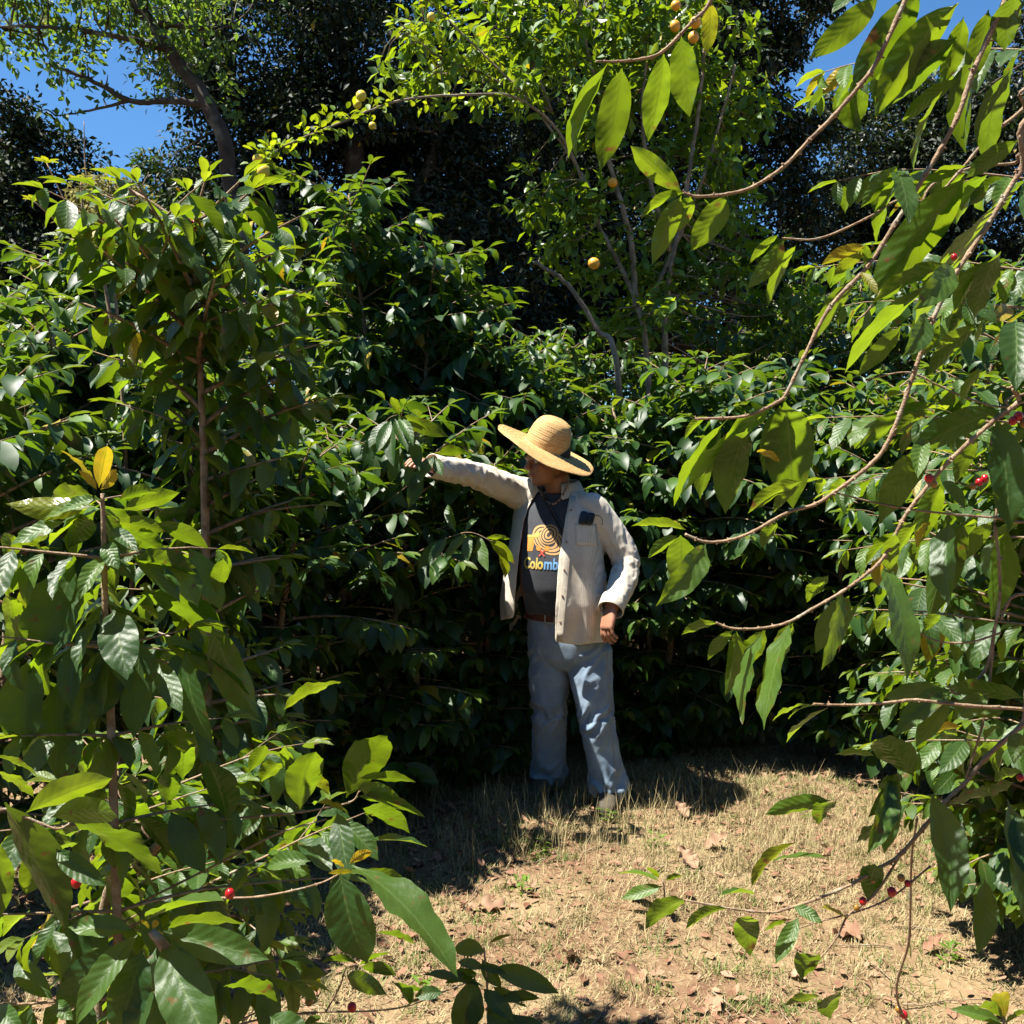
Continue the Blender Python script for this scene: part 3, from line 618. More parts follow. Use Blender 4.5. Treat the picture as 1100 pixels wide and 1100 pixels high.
# thin bare shoots
rt = empty('bare_shoot', B(110, 3.9), 'thin bare coffee shoots with tiny tip leaves leaning left before the black green tree', 'shoot')
wd = Acc(); lv = Leaves()
for pts in ([B(150, 3.9), P(130, 400, 3.9), P(113, 272, 3.9), P(70, 245, 3.85), P(36, 216, 3.8)], [P(125, 380, 3.9), P(105, 270, 3.9), P(75, 225, 3.9), P(50, 175, 3.9)], [P(105, 270, 3.9), P(90, 230, 3.9), P(87, 195, 3.9)]):
    wd.tube(catmull(pts, 8), np.linspace(.009, .002, (len(pts)-1)*8+1), 5); q = P(*{5: (36, 216), 4: (50, 175), 3: (87, 195)}[len(pts)], 3.85)
    for a in range(6): lv.add(q, (math.cos(a), math.sin(a), .4), (0, 0, 1), .05, .024, .3, .2, .04, (.95, .3, .3))
wd.build('stem', M['twig'], rt); lv.build('tip_leaves', M['coffee'], rt, 6, 1)

# ------------------------------------------------------------------ foreground plants
def ml(lv, bx, by, tx, ty, w, d, mode='u', yo=.3, ye=0., rn=.5, rng=None, droop=None, dd=0.):
    """one leaf from its base to its tip (photo pixels) near depth d; u: seen from below, t: seen from above"""
    rng = rng or np.random.default_rng(int(abs(bx*7+by*13+tx)))
    s = d/FPX; b = P(bx, by, d+dd); sx, sz = (tx-bx)*s, -(ty-by)*s
    sgn = 1 if mode == 'u' else -1
    N0 = nz(np.array([rng.uniform(-.35, .35), sgn*rng.uniform(.55, .9), rng.uniform(.45, .85)]))
    if mode == 't': N0 = nz(np.array([rng.uniform(-.45, .1), -rng.uniform(.5, .9), rng.uniform(.5, .8)]))
    if mode == 'f': N0 = nz(np.array([rng.uniform(-.2, .2), -.97, .15]))
    if mode == 'b': N0 = nz(np.array([rng.uniform(-.2, .2), .97, .2]))
    y = -(sx*N0[0]+sz*N0[2])/N0[1]; y = float(np.clip(y, -.7*math.hypot(sx, sz), .7*math.hypot(sx, sz)))
    A = np.array([sx, y, sz]); L = np.linalg.norm(A); A = A/L
    N = nz(N0-A*np.dot(A, N0)); S = np.cross(A, N)
    # roll so that the visible width is about w
    vis = w*s; vis *= .88; W = max(vis, .32*L)
    face = math.hypot(S[0], S[2])*W
    if face > vis*1.05:
        ro = math.acos(min(1, vis/face))*.85*rng.choice([-1, 1]); N = N*math.cos(ro)+S*math.sin(ro)
    dr = rng.uniform(.2, .85) if droop is None else droop
    A2 = A*math.cos(dr/2)+N*math.sin(dr/2); N2 = N*math.cos(dr/2)-A*math.sin(dr/2)
    lv.add(b, A2, N2, L*1.02, W, dr, rng.uniform(.08, .5), rng.uniform(.025, .075), (yo, ye, rn))
def table(lv, txt, d, seed=0):
    rng = np.random.default_rng(seed)
    for ln in txt.strip().split('\n'):
        f = ln.split('#')[0].split()
        if len(f) < 6: continue
        v = list(map(float, f[:5])); mode = f[5]; yo = float(f[6]) if len(f) > 6 else .3; ye = float(f[7]) if len(f) > 7 else 0.; dd = float(f[8]) if len(f) > 8 else 0.
        ml(lv, *v, d+dd+rng.uniform(-.02, .02), mode, yo, ye, rng.uniform(.2, .9), rng)
def path(wd, pts, r0, r1, nodes=True, m=8, seed=0):
    r0, r1 = r0*.56, r1*.62
    rng = np.random.default_rng(seed+len(pts)); c = catmull(pts, m); r = np.linspace(r0, r1, len(c))
    if nodes:
        r = r.copy(); r[::max(2, m//2)] *= 1.28
    wd.tube(c, r, 8)
    if nodes:
        for q in range(m//2, len(c), m//2):     # stubs of fallen leaves and fruit stalks
            for _ in range(2):
                o_ = nz(rng.normal(0, 1, 3)); p0 = c[q]; wd.tube([p0, p0+o_*r[q]*1.9], [r[q]*.55, r[q]*.3], 5)
    return c
def cherry(root, q, r, mat='cherry'):
    a = Acc(); ball(a, q, r, 14, 10, 1.12); o = a.build('coffee_cherry', M[mat], root)
    return o

# ---- right hand bush: its trunk stands outside the frame, its branches hang into it
d = 1.30
rt = empty('coffee_bush', (1.22, 1.45, 0), 'foreground coffee bush on the right whose long arching branches hang into the view', 'coffee bush', HG)
wd = Acc(); tk = Acc(); lv = Leaves()
T0 = np.array([1.22, 1.45, 0]); tp = catmull([T0, (1.2, 1.47, 1.2), (1.12, 1.5, 2.2), (1.02, 1.5, 2.75)], 10); tk.tube(tp, np.linspace(.026, .009, len(tp)), 10)
tp2 = catmull([T0, (1.0, 1.75, 1.0), (.98, 1.7, 1.9), (.9, 1.65, 2.5)], 10); tk.tube(tp2, np.linspace(.022, .008, len(tp2)), 10)
PP = lambda x, y, dd=0: P(x, y, d+dd)
path(wd, [(1.08, 1.5, 2.5), PP(1040, -170), PP(985, -30), PP(945, 60), PP(925, 90), PP(895, 125), PP(870, 150), PP(843, 178), PP(810, 200), PP(783, 208), PP(750, 211), PP(734, 207)], .0055, .0026, seed=1)
path(wd, [(1.05, 1.5, 2.6), PP(880, -230), PP(790, -60), PP(762, 3), PP(745, 22), PP(712, 55), PP(690, 63), PP(662, 66), PP(640, 66)], .005, .0022, seed=2)
path(wd, [(1.13, 1.5, 2.2), PP(1120, -90), PP(1080, 0), PP(1045, 78), PP(1028, 127), PP(994, 188), PP(961, 241), PP(932, 286), PP(891, 331), PP(863, 385), PP(845, 422), PP(835, 432), PP(800, 447), PP(747, 450)], .0062, .0026, seed=3)
path(wd, [(1.2, 1.47, 1.95), PP(1140, 120), PP(1096, 184), PP(1059, 245), PP(1026, 295), PP(1002, 344), PP(982, 400), PP(967, 444), PP(951, 480), PP(936, 498), PP(918, 513), PP(896, 529), PP(875, 542), PP(845, 551), PP(809, 571), PP(784, 580), PP(758, 582), PP(736, 574)], .006, .0026, seed=4)
path(wd, [(1.2, 1.45, 1.7), PP(1130, 400), PP(1093, 433), PP(1064, 455), PP(1020, 495), PP(984, 538), PP(969, 560), PP(951, 596), PP(933, 615), PP(904, 636), PP(871, 655), PP(845, 669), PP(816, 675), PP(787, 675), PP(769, 669)], .0055, .0022, seed=5)
path(wd, [(1.18, 1.5, 1.5), PP(1130, 560, .05), PP(1070, 556, .05), PP(1020, 552, .05), PP(977, 547, .05), PP(940, 540, .05), PP(900, 530, .05)], .0032, .0016, seed=6)
path(wd, [(1.2, 1.47, 1.75), PP(1120, 500, .1), PP(1072, 545, .1), PP(1073, 600, .1), PP(1074, 640, .1), PP(1068, 678, .1), PP(1058, 720, .1), PP(1030, 745, .1), PP(1018, 735, .1)], .0042, .003, seed=7)
path(wd, [PP(1068, 678, .1), PP(1062, 740, .1), PP(1055, 780, .1), PP(1046, 810, .1), PP(1038, 835, .1)], .0036, .002, seed=8)
path(wd, [(1.2, 1.45, 1.1), PP(1150, 770, .05), PP(1100, 762, .02), PP(1040, 758), PP(985, 752), PP(960, 754), PP(925, 757), PP(890, 757), PP(874, 756)], .0045, .002, seed=9)
path(wd, [(1.21, 1.45, .9), PP(1150, 740, .1), PP(1096, 781, .1), PP(1059, 814, .1), PP(1035, 843, .1), PP(1014, 863, .1), PP(969, 916, .1), PP(945, 932, .1), PP(916, 949, .1), PP(879, 965, .1), PP(846, 976, .1), PP(826, 980, .1), PP(785, 976, .1), PP(736, 967, .1)], .0068, .0022, seed=10)
path(wd, [PP(1090, 1200, .4), PP(971, 1092, .3), PP(977, 1006, .2), PP(979, 925, .15), PP(985, 880, .1)], .0035, .0025, seed=11)
path(wd, [PP(969, 916, .1), PP(940, 960, .1), PP(912, 982, .1), PP(900, 1005, .1), PP(883, 1027, .1), PP(870, 1034, .1)], .0032, .0016, seed=12)
path(wd, [PP(1000, 930, .1), PP(960, 962, .1), PP(925, 978, .1), PP(880, 990, .1), PP(855, 998, .1)], .0026, .0014, seed=13)
path(wd, [(1.17, 1.5, 2.1), PP(1130, 90, .1), PP(1098, 118, .1), PP(1060, 150, .1), PP(1030, 185, .1), PP(1000, 215, .1), PP(965, 215, .05), PP(930, 235), PP(880, 256), PP(842, 256)], .0042, .0018, seed=14)
path(wd, [(1.17, 1.5, 1.95), PP(1130, 165, .15), PP(1090, 175, .15), PP(1045, 180, .15), PP(1000, 200, .15), PP(985, 240, .15), PP(960, 290, .15), PP(935, 330, .15), PP(920, 345, .15)], .0036, .0018, seed=15)
path(wd, [(1.18, 1.47, 1.7), PP(1120, 420, .12), PP(1080, 437, .12), PP(1040, 428, .12), PP(1010, 415, .12), PP(975, 400, .12), PP(930, 408, .12)], .003, .0016, seed=16)
path(wd, [PP(1130, 640, .1), PP(1090, 640, .1), PP(1075, 665, .1)], .004, .003, seed=17)
path(wd, [PP(1075, 680, .1), PP(1040, 690, .1), PP(1005, 688, .1), PP(975, 672, .1)], .0026, .0014, seed=18)
table(lv, '''
668 72 662 166 37 u .5
653 68 617 148 22 u .3
647 76 628 152 12 u .2
713 57 717 131 36 u .25
732 39 754 104 42 u .35
762 0 771 45 20 u .7 .35
733 206 672 173 27 u .8
735 207 687 224 14 u .8
732 210 704 273 30 u .7
742 211 731 248 28 u .6
778 209 765 264 36 u .4
843 432 890 545 64 u .12 0
838 436 848 510 34 u .3 0 .03
835 428 770 530 27 u .5
803 460 787 554 48 u .3
782 450 739 543 24 u .4
774 460 760 538 32 u .3 0 .03
760 447 732 465 11 u .6
812 484 842 497 10 u .6 .9
862 517 806 553 20 u .8
860 520 834 552 18 u .7
737 569 677 566 17 u .9
728 575 700 602 20 u .6
731 575 741 643 38 u .3
758 584 705 652 17 s .5
834 560 825 590 22 u .4
948 606 932 714 36 t .55 0
930 640 921 705 20 u .2 0 .05
905 632 862 702 16 t .5
912 640 893 712 26 u .2 0 .02
890 618 873 650 24 u .6
852 669 843 730 32 u .4
849 668 813 764 18 s .5
820 677 786 768 17 s .5
822 677 801 726 28 u .5
787 677 763 712 20 u .5
791 678 786 756 14 u .5
770 669 741 690 19 u .6
962 573 964 622 26 u .5
968 570 945 610 24 u .3
''', d, 1)
table(lv, '''
945 -6 894 48 30 u .45
930 -10 890 26 20 t .2
990 -12 943 76 46 u .05
1030 3 945 90 38 u .55
1028 40 967 96 44 u .0
1035 18 1037 78 24 u .5
1030 84 984 118 22 u .5
1012 98 1003 168 22 u .5
1046 60 1050 145 34 u .1
1085 76 1078 162 42 u .0
1092 -5 1092 40 44 u .0
1062 10 1064 74 26 u .25
965 178 936 214 22 u .6
1042 177 970 218 24 u .75
1037 190 974 312 44 u .5
962 180 952 250 22 t .2
968 184 955 250 26 u .3
930 264 890 276 16 u .7 .8
932 266 905 292 18 u .8 .2
921 295 893 358 26 u .5
925 292 929 322 14 t .6 .5
930 262 937 292 12 u .3
836 252 812 278 16 u .6
842 258 819 308 13 u .6
856 262 842 320 13 u .6
1025 283 945 330 26 u .6
1010 300 925 390 34 u .35
1022 285 968 345 20 t .5
968 350 945 402 26 u .5
994 335 965 397 22 t .0
1095 200 1018 342 40 u .35
1094 150 1050 190 26 u .3
1100 205 1096 308 46 t .1
1075 270 1062 335 40 u .25
1060 280 1045 330 26 u .6
1090 345 1062 425 46 t .0
1010 352 992 385 22 u .3
1050 350 1008 395 26 u .1
1058 395 1035 432 15 u .8
1046 350 1014 372 16 u .7
1009 431 930 482 30 u .25
1076 440 998 486 34 u .0
1070 450 1084 568 50 f .0
995 470 963 510 24 t .6
1000 482 955 560 28 u .5
1000 440 965 470 20 u .5
''', d, 2)
table(lv, '''
985 508 950 545 24 u .4
1010 520 1003 592 26 u .5
1012 515 1030 545 16 t .2
1050 470 1035 518 18 u .5
1036 560 1003 662 34 u .2
1050 560 1032 615 30 u .15
1065 560 1052 612 20 u .6
1020 560 998 645 22 t .0
985 560 975 600 24 u .5
1082 568 1090 668 22 u .4
1096 560 1078 588 20 u .6
1090 500 1096 540 30 u .6
1010 660 998 680 18 u .1
1000 560 992 590 16 u .7 .7
''', d+.12, 3)
table(lv, '''
876 757 837 783 15 u .7
880 758 850 780 11 u .6
890 760 852 813 20 u .8
1022 740 945 775 26 t .6
1020 748 978 798 26 t .65
1012 738 950 752 22 t .4
1062 750 1022 772 30 t .6
1100 750 1020 745 30 u .05
1078 765 1045 770 18 t .6
1018 738 1023 720 7 u .9
982 834 927 783 46 u .35
940 812 900 810 15 u .8
1034 781 996 800 24 u .7 .95
957 835 912 900 24 t .65
958 838 933 906 24 t .5
965 835 925 870 18 t .3
893 860 826 885 15 u .6
897 862 885 895 32 u .15
855 905 808 962 24 u .7 .25
888 921 832 945 17 u .5
950 890 920 905 30 u .1
1000 853 1011 952 48 t .05
1082 858 1062 978 50 t .05
1058 945 1036 1008 30 t .0
1078 850 1015 870 30 u .1
1090 840 1060 858 26 u .3
940 928 945 985 30 u .1
965 830 960 860 26 u .2
1100 790 1070 812 26 t .4
1100 830 1075 846 24 u .6
1075 780 1062 800 20 u .6
736 967 697 1020 32 u .2
774 962 822 976 16 u .3
782 976 740 1010 24 u .5
803 984 813 1052 34 u .2
858 985 828 1026 22 t .6
852 974 880 980 16 t .5
845 990 820 1000 12 u .5
872 1026 874 1070 34 u .1
897 1068 899 1115 34 u .2
880 1070 852 1096 16 u .6
882 975 920 1000 10 u .5 .6
1040 960 1010 964 10 u .3
1090 875 1085 930 30 t .0
1096 930 1085 960 20 t .1
''', d+.08, 4)
# denser leafy laterals of the same bush further back at the right edge
rng = np.random.default_rng(77)
for q, (x, y, dd, dx, dz, ln) in enumerate([(1150, 60, .7, -1, .1, .45), (1150, 200, .9, -1, 0, .5), (1150, 340, .8, -1, .05, .5), (1150, 460, .7, -1, 0, .45), (1150, 580, .9, -1, -.1, .45), (1150, 680, .7, -1, 0, .4), (1150, 800, .6, -1, -.1, .35), (1150, 300, 1.2, -1, .1, .6), (1150, 520, 1.2, -1, .1, .6)]):
    p0 = P(x, y, d+dd); pts = lateral(wd, lv, p0, (dx, rng.uniform(-.3, .3), dz+.15), ln, .0030, .105, rng, .045, .8, .12, .18, .03, 1, (-.9, -.1))
tk.build('trunk', M['stem'], rt); wd.build('branches', M['twig'], rt); lv.build('foliage', M['coffee'], rt, 22, 3, seed=5)
for (x, y, r, dd, mt) in [(998, 514, .0055, 0, 'cherry'), (1052, 518, .005, .1, 'cherry'), (927, 968, .0052, .1, 'cherry'), (958, 958, .0062, .1, 'cherry'), (968, 943, .005, .1, 'cherry_green'), (971, 1090, .006, .3, 'cherry'), (1094, 447, .006, .1, 'cherry'), (1025, 276, .004, 0, 'cherry'), (1096, 835, .005, .1, 'cherry'), (938, 946, .0035, .1, 'cherry_green'), (1088, 452, .0055, .1, 'cherry'), (1100, 455, .0055, .1, 'cherry_green'), (1045, 522, .0045, .1, 'cherry_green'), (1058, 514, .005, .1, 'cherry'), (975, 949, .0045, .1, 'cherry'), (1003, 520, .0045, 0, 'cherry_green'), (920, 975, .0042, .1, 'cherry_green'), (965, 1084, .005, .3, 'cherry_green')]:
    cherry(rt, PP(x, y, dd), r, mt)

# ---- left foreground young bush (stem near px 113)
d = 1.75
rt = empty('coffee_bush', B(116, d), 'large leaved young coffee bush in the left foreground with yellow new tip leaves', 'coffee bush', HG)
wd = Acc(); tk = Acc(); lv = Leaves()
tp = catmull([np.array(B(125, d)), P(120, 800, d), P(114, 700, d), P(112, 600, d), P(110, 530, d)], 8); tk.tube(tp, np.linspace(.009, .0035, len(tp)), 8)
table(lv, '''
101 524 77 484 15 u .8 .85
106 524 133 480 20 u .8 .85
104 526 92 505 11 u .8 .9
108 526 134 504 13 u .8 .95
99 532 31 538 36 u .75
104 536 62 545 20 t .7
97 540 12 555 14 u .8 .2
103 545 40 560 18 t .8 .1
132 548 197 534 26 u .7
127 538 182 530 24 u .15
124 560 174 572 15 u .75
168 562 217 588 26 u .35
96 556 58 592 34 u .3
70 560 20 588 26 t .6
50 570 0 592 22 u .6
45 590 22 585 16 u .7
118 568 160 590 20 t .1
80 606 52 714 76 f .05
113 583 135 610 24 t .5
124 566 166 600 34 u .05
122 655 156 720 48 t .05
108 664 92 716 26 t .2
150 637 241 688 46 u .05
140 600 205 625 40 u .0
168 708 207 757 28 t .3
150 628 166 634 12 t .8 .2
32 708 36 805 58 f .0
120 700 116 772 48 f .0
95 720 90 800 40 f .0
62 730 75 830 44 f .0
150 700 150 790 38 f .0
228 672 264 788 22 u .1
180 690 250 760 34 u .05
200 700 225 800 30 f .05
22 600 -10 640 34 u .75
15 575 -8 600 30 u .8
10 640 -10 700 30 u .5
30 630 8 690 30 u .6 .2
20 660 -4 720 34 u .25
38 640 30 690 18 u .6 .5
200 640 210 652 14 u .8
240 600 226 640 22 u .5
150 650 165 668 20 u .8 .1
190 783 188 816 38 u .8
305 762 376 726 24 u .55 .1
''', d, 6)
for q in range(16):
    z = .35+.075*q; a = q*PI/2+.4; pt = np.array([np.interp(z, tp[:, 2], tp[:, i]) for i in range(3)])
    for s in (0, PI):
        dr_ = (math.cos(a+s), math.sin(a+s), .15)
        if dr_[1] < -.55: continue
        lateral(wd, lv, pt, dr_, (.34 if z < .8 else .19)*rng.uniform(.8, 1.2), .0035, .118, rng, .046, .8, .2, .28, .02, 1 if z < .8 else 0, (-1.2, -.3))
tk.build('trunk', M['stem'], rt); wd.build('branches', M['twig'], rt); lv.build('foliage', M['coffee'], rt, 22, 3, seed=6)

d = 1.55
rt = empty('coffee_bush', B(150, d), 'low foreground coffee bush at lower left, broad leaves whorled around a yellow bud', 'coffee bush', HG)
wd = Acc(); tk = Acc(); lv = Leaves(); QQ = lambda x, y, dd=0: P(x, y, d+dd)
tp = catmull([np.array(B(205, d+.1)), P(215, 1090, d+.05), P(178, 1020, d), P(162, 1000, d)], 8); tk.tube(tp, np.linspace(.014, .006, len(tp)), 8)
tp3 = catmull([np.array(B(100, d+.35)), QQ(110, 1000, .35), QQ(150, 930, .3), QQ(200, 880, .25)], 8); tk.tube(tp3, np.linspace(.013, .007, len(tp3)), 8)
path(wd, [QQ(110, 1000, .35), QQ(160, 925, .32), QQ(220, 885, .3), QQ(280, 877, .28), QQ(325, 872, .26), QQ(375, 862, .25), QQ(386, 850, .25)], .0045, .002, seed=21)
path(wd, [QQ(110, 990, .35), QQ(190, 950, .3), QQ(240, 925, .25), QQ(300, 895, .2), QQ(350, 880, .2)], .004, .002, seed=22)
path(wd, [QQ(110, 1010, .3), QQ(200, 970, .2), QQ(280, 963, .1), QQ(340, 950, .1), QQ(372, 935, .1)], .004, .002, seed=23)
path(wd, [QQ(-60, 900, .0), QQ(0, 870), QQ(28, 878), QQ(60, 890), QQ(75, 885)], .0042, .0025, seed=24)
path(wd, [QQ(210, 1130, .1), QQ(260, 1100, .3), QQ(330, 1088, .4), QQ(400, 1086, .45), QQ(440, 1080, .5), QQ(475, 1066, .55), QQ(500, 1056, .6)], .004, .002, seed=25)
path(wd, [QQ(260, 1095, .3), QQ(310, 1070, .35), QQ(330, 1052, .35), QQ(350, 1045, .35)], .003, .0016, seed=26)
path(wd, [QQ(350, 1087, .4), QQ(365, 1060, .4), QQ(372, 1040, .4), QQ(385, 1036, .4)], .003, .0016, seed=27)
table(lv, '''
372 857 414 766 48 u .6 0 .22
322 870 337 792 46 u .25 0 .22
244 882 243 802 46 u .0 0 .2
28 873 140 832 44 u .75
54 878 141 853 22 u .8
-6 812 37 832 20 u .9
-6 828 22 868 24 u .9
386 836 446 846 24 u .5 0 .2
384 846 440 862 18 u .7 0 .2
382 855 456 882 28 u .1 0 .2
388 868 442 908 28 u .05 0 .2
362 872 388 928 32 t .0 0 .2
392 905 460 920 14 u .05 0 .2
340 862 372 872 24 u .5 .3 .2
366 938 381 1034 62 f .0 0 .1
378 930 488 1013 34 t .35 0 .05
390 935 440 960 26 u .2 0 .1
405 1002 440 1031 20 u .0 0 .1
334 925 281 938 28 t .5 0 .1
375 928 400 905 12 u .8 .9 .08
370 932 355 920 9 u .8 .9 .08
380 936 352 940 10 u .8 .9 .08
155 990 262 936 34 u .3
143 999 68 1001 32 t .65
148 1004 98 1080 38 t .5
172 998 258 1000 30 u .4 0 -.02
174 1000 292 1026 44 t .3
176 1012 252 1096 66 t .2
153 1020 140 1110 54 f .0
168 1018 180 1112 40 t .0 0 .03
120 1015 62 1085 44 f .0 0 .04
160 998 150 985 9 u .8 .8
164 998 172 984 9 u .8 .9
166 1002 178 1004 10 u .8 .9
75 881 163 958 60 u .0 0 .03
80 905 40 925 34 u .05 0 .05
60 912 118 950 30 t .1 0 .02
5 862 50 1014 66 b .0
-10 900 -12 1000 40 b .1
60 990 48 1030 26 t .1 0 .05
60 1075 85 1088 20 t .5 0 .05
150 880 172 930 30 u .2 0 .2
200 870 250 900 20 t .5 0 .3
230 930 262 900 18 u .7 0 .3
285 800 262 840 20 u .7 0 .4
300 820 270 850 26 u .8 0 .4
330 830 350 860 20 u .9 .2 .4
250 960 265 940 20 t .9 0 .2
150 850 120 870 30 u .1 0 .3
180 860 200 905 30 u .1 0 .3
180 830 170 880 30 u .0 0 .35
130 930 100 1000 44 u .0 0 .2
20 1030 60 1065 30 t .2 0 .2
0 1080 40 1095 24 t .3 0 .1
290 1092 342 1112 46 t .1 0 .1
240 1060 290 1100 40 u .0 0 .1
335 1050 300 1035 22 t .3 0 .35
350 1046 320 1050 18 t .5 .2 .35
333 1052 340 1075 18 u .5 .4 .35
385 1036 345 1030 18 u .0 0 .4
388 1038 425 1060 14 u .0 0 .4
385 1038 420 1025 12 u .0 0 .4
372 1048 415 1080 14 u .0 0 .4
440 1080 425 1040 24 u .0 0 .5
460 1072 430 1050 26 u .0 0 .5
475 1066 445 1070 18 t .1 0 .5
100 850 90 800 30 u .05 0 .4
200 800 180 850 34 u .0 0 .45
''', d, 7)
rng = np.random.default_rng(78)
for q, (x, y, dd) in enumerate([(120, 960, .4), (160, 900, .5), (60, 980, .5), (200, 960, .45), (60, 900, .6), (150, 860, .7), (230, 900, .6)]):
    p0 = P(x, y, d+dd); lateral(wd, lv, p0, (rng.uniform(-1, 1), rng.uniform(-.2, .6), .2), .4, .0035, .115, rng, .046, .8, .15, .18, .03, 1, (-.8, 0))
tk.build('trunk', M['stem'], rt); wd.build('branches', M['twig'], rt); lv.build('foliage', M['coffee'], rt, 22, 3, seed=7)
for (x, y, r, dd, mt) in [(170, 887, .0085, .3, 'cherry'), (55, 955, .009, .1, 'cherry'), (66, 955, .007, .1, 'cherry'), (82, 948, .0085, .1, 'cherry'), (60, 962, .007, .1, 'cherry_green'), (247, 960, .008, .1, 'cherry'), (378, 1082, .009, .42, 'cherry'), (332, 1076, .008, .4, 'cherry_green'), (173, 907, .007, .3, 'cherry')]:
    cherry(rt, QQ(x, y, dd), r, mt)

# ---- seedlings on the ground
def seedling(label, base, tip, txt, d, seed, group='coffee seedlings in the grass'):
    rt = empty('coffee_seedling', base, label, 'seedling', group); wd = Acc(); lv = Leaves()
    wd.tube(catmull([base, (np.array(base)+tip)/2+np.array([.01, 0, 0]), tip], 6), np.linspace(.005, .0025, 13), 6)
    table(lv, txt, d, seed); wd.build('stem', M['twig'], rt); lv.build('foliage', M['coffee'], rt, 14, 3, seed=seed)
d = 2.62
seedling('dark coffee seedling standing in the dry grass at bottom centre of the clearing', np.array(B(520, d)), P(520, 1018, d), '''
521 1022 487 1026 22 t .3
525 1014 550 1004 9 u .7 .3
528 1040 602 1052 22 t .35
510 1050 493 1110 40 f .0
520 1040 490 1036 15 t .0
515 1038 545 1040 12 t .0
520 1060 455 1045 10 u .0
530 1060 560 1072 12 t .0
520 1062 545 1090 22 t .05
540 1070 580 1068 10 u .0
525 1080 550 1110 26 t .0
520 1085 570 1100 18 u .5
515 1070 505 1100 24 f .0
535 1090 600 1110 22 t .0
518 1030 535 1060 20 f .05
512 1045 478 1076 14 u .05
''', d, 31)
d = 2.5
seedling('seedling at the lower right corner with one yellowing leaf', np.array(B(1085, d)), P(1078, 1092, d), '''
1078 1094 1028 1068 20 u .6
1080 1094 1060 1046 22 u .7 .7
1076 1098 1022 1092 18 t .5
1080 1100 1100 1070 14 u .5
1078 1100 1045 1110 20 t .3
''', d, 32)
d = 3.55
seedling('small pale sprout with three leaves in the grass right of centre', np.array(B(712, d)), P(712, 945, d), '''
710 948 660 950 12 u .9
712 952 668 970 12 t .8
708 944 690 926 12 u .8
715 946 730 935 10 u .7
''', d, 33)
for k, (x, y, lab) in enumerate([(705, 915, 'tiny green weed at the edge of the shade beside the man'), (585, 930, 'tiny green weed near the centre edge of the shade'), (655, 893, 'tiny green weed close to the man s shoe'), (1020, 1045, 'low green weed at right in the dry grass'), (560, 975, 'small dark weed in the middle of the clearing'), (870, 890, 'tiny green weed in front of the dark hollow'), (455, 1075, 'low green weed left of the seedling')]):
    dd = 1.55/((y-503)/FPX); p = P(x, y, dd); p[2] = float(gz(p[0], p[1])); lv = Leaves(); rg = np.random.default_rng(200+k); nn = 16
    a = rg.uniform(0, 2*PI, nn); zz = rg.uniform(.0, .06, nn)
    lv.add(p+np.stack([rg.normal(0, .012, nn), rg.normal(0, .012, nn), zz], 1), np.stack([np.cos(a), np.sin(a), rg.uniform(.2, .9, nn)], 1), UPZ+rg.normal(0, .2, (nn, 3)), rg.uniform(.02, .045, nn), rg.uniform(.008, .016, nn), .5, .3, .03, np.stack([rg.uniform(.3, 1, nn), np.zeros(nn), rg.random(nn)], 1))
    tag(lv.build('weed', M['citrus'], None, 5, 1, OVAL, k), lab.replace('man s', "man's"), 'weed', 'weeds in the grass')

# leafy twigs of the bush the man reaches into, round his hand and beside his shirt
rt = [o for o in COL.objects if o.get('label') == 'dark shaded coffee bush the man reaches into'][0]
wd = Acc(); lv = Leaves(); d = 4.25
path(wd, [P(385, 520, 4.7), P(400, 480, 4.4), P(415, 452, d), P(428, 445, d)], .004, .002, seed=41)
path(wd, [P(385, 560, 4.7), P(440, 520, 4.45), P(462, 492, d), P(468, 488, d)], .004, .002, seed=42)
path(wd, [P(400, 620, 4.7), P(455, 590, 4.5), P(500, 572, 4.4), P(530, 582, 4.35)], .004, .002, seed=43)
table(lv, """
428 446 420 428 12 u .9
430 448 462 462 14 u .7
428 450 450 478 15 t .4
424 450 436 486 15 t .1
420 452 408 486 16 t .2
416 452 396 480 17 t .1
432 450 480 470 14 u .3
420 456 428 500 17 t .0
410 460 385 500 17 f .0
440 470 462 500 16 t .1
466 490 450 520 18 t .0
470 488 500 484 16 u .6
468 492 474 512 14 t .2
438 500 445 530 16 f .0
452 505 440 545 18 f .0
430 480 422 520 18 f .0
404 490 398 530 18 f .0
500 574 480 600 14 t .2
505 574 498 602 14 t .3
515 576 522 612 15 t .5
524 580 546 628 17 u .7 .25
528 580 552 608 14 u .8 .1
522 578 548 580 9 u .8
490 572 484 540 10 t .2
480 578 462 606 16 t .1
470 580 452 612 16 f .0
500 572 512 556 8 t .4
""", d, 9)
wd.build('branches', M['twig'], rt); lv.build('foliage', M['coffee'], rt, 10, 2, seed=9)
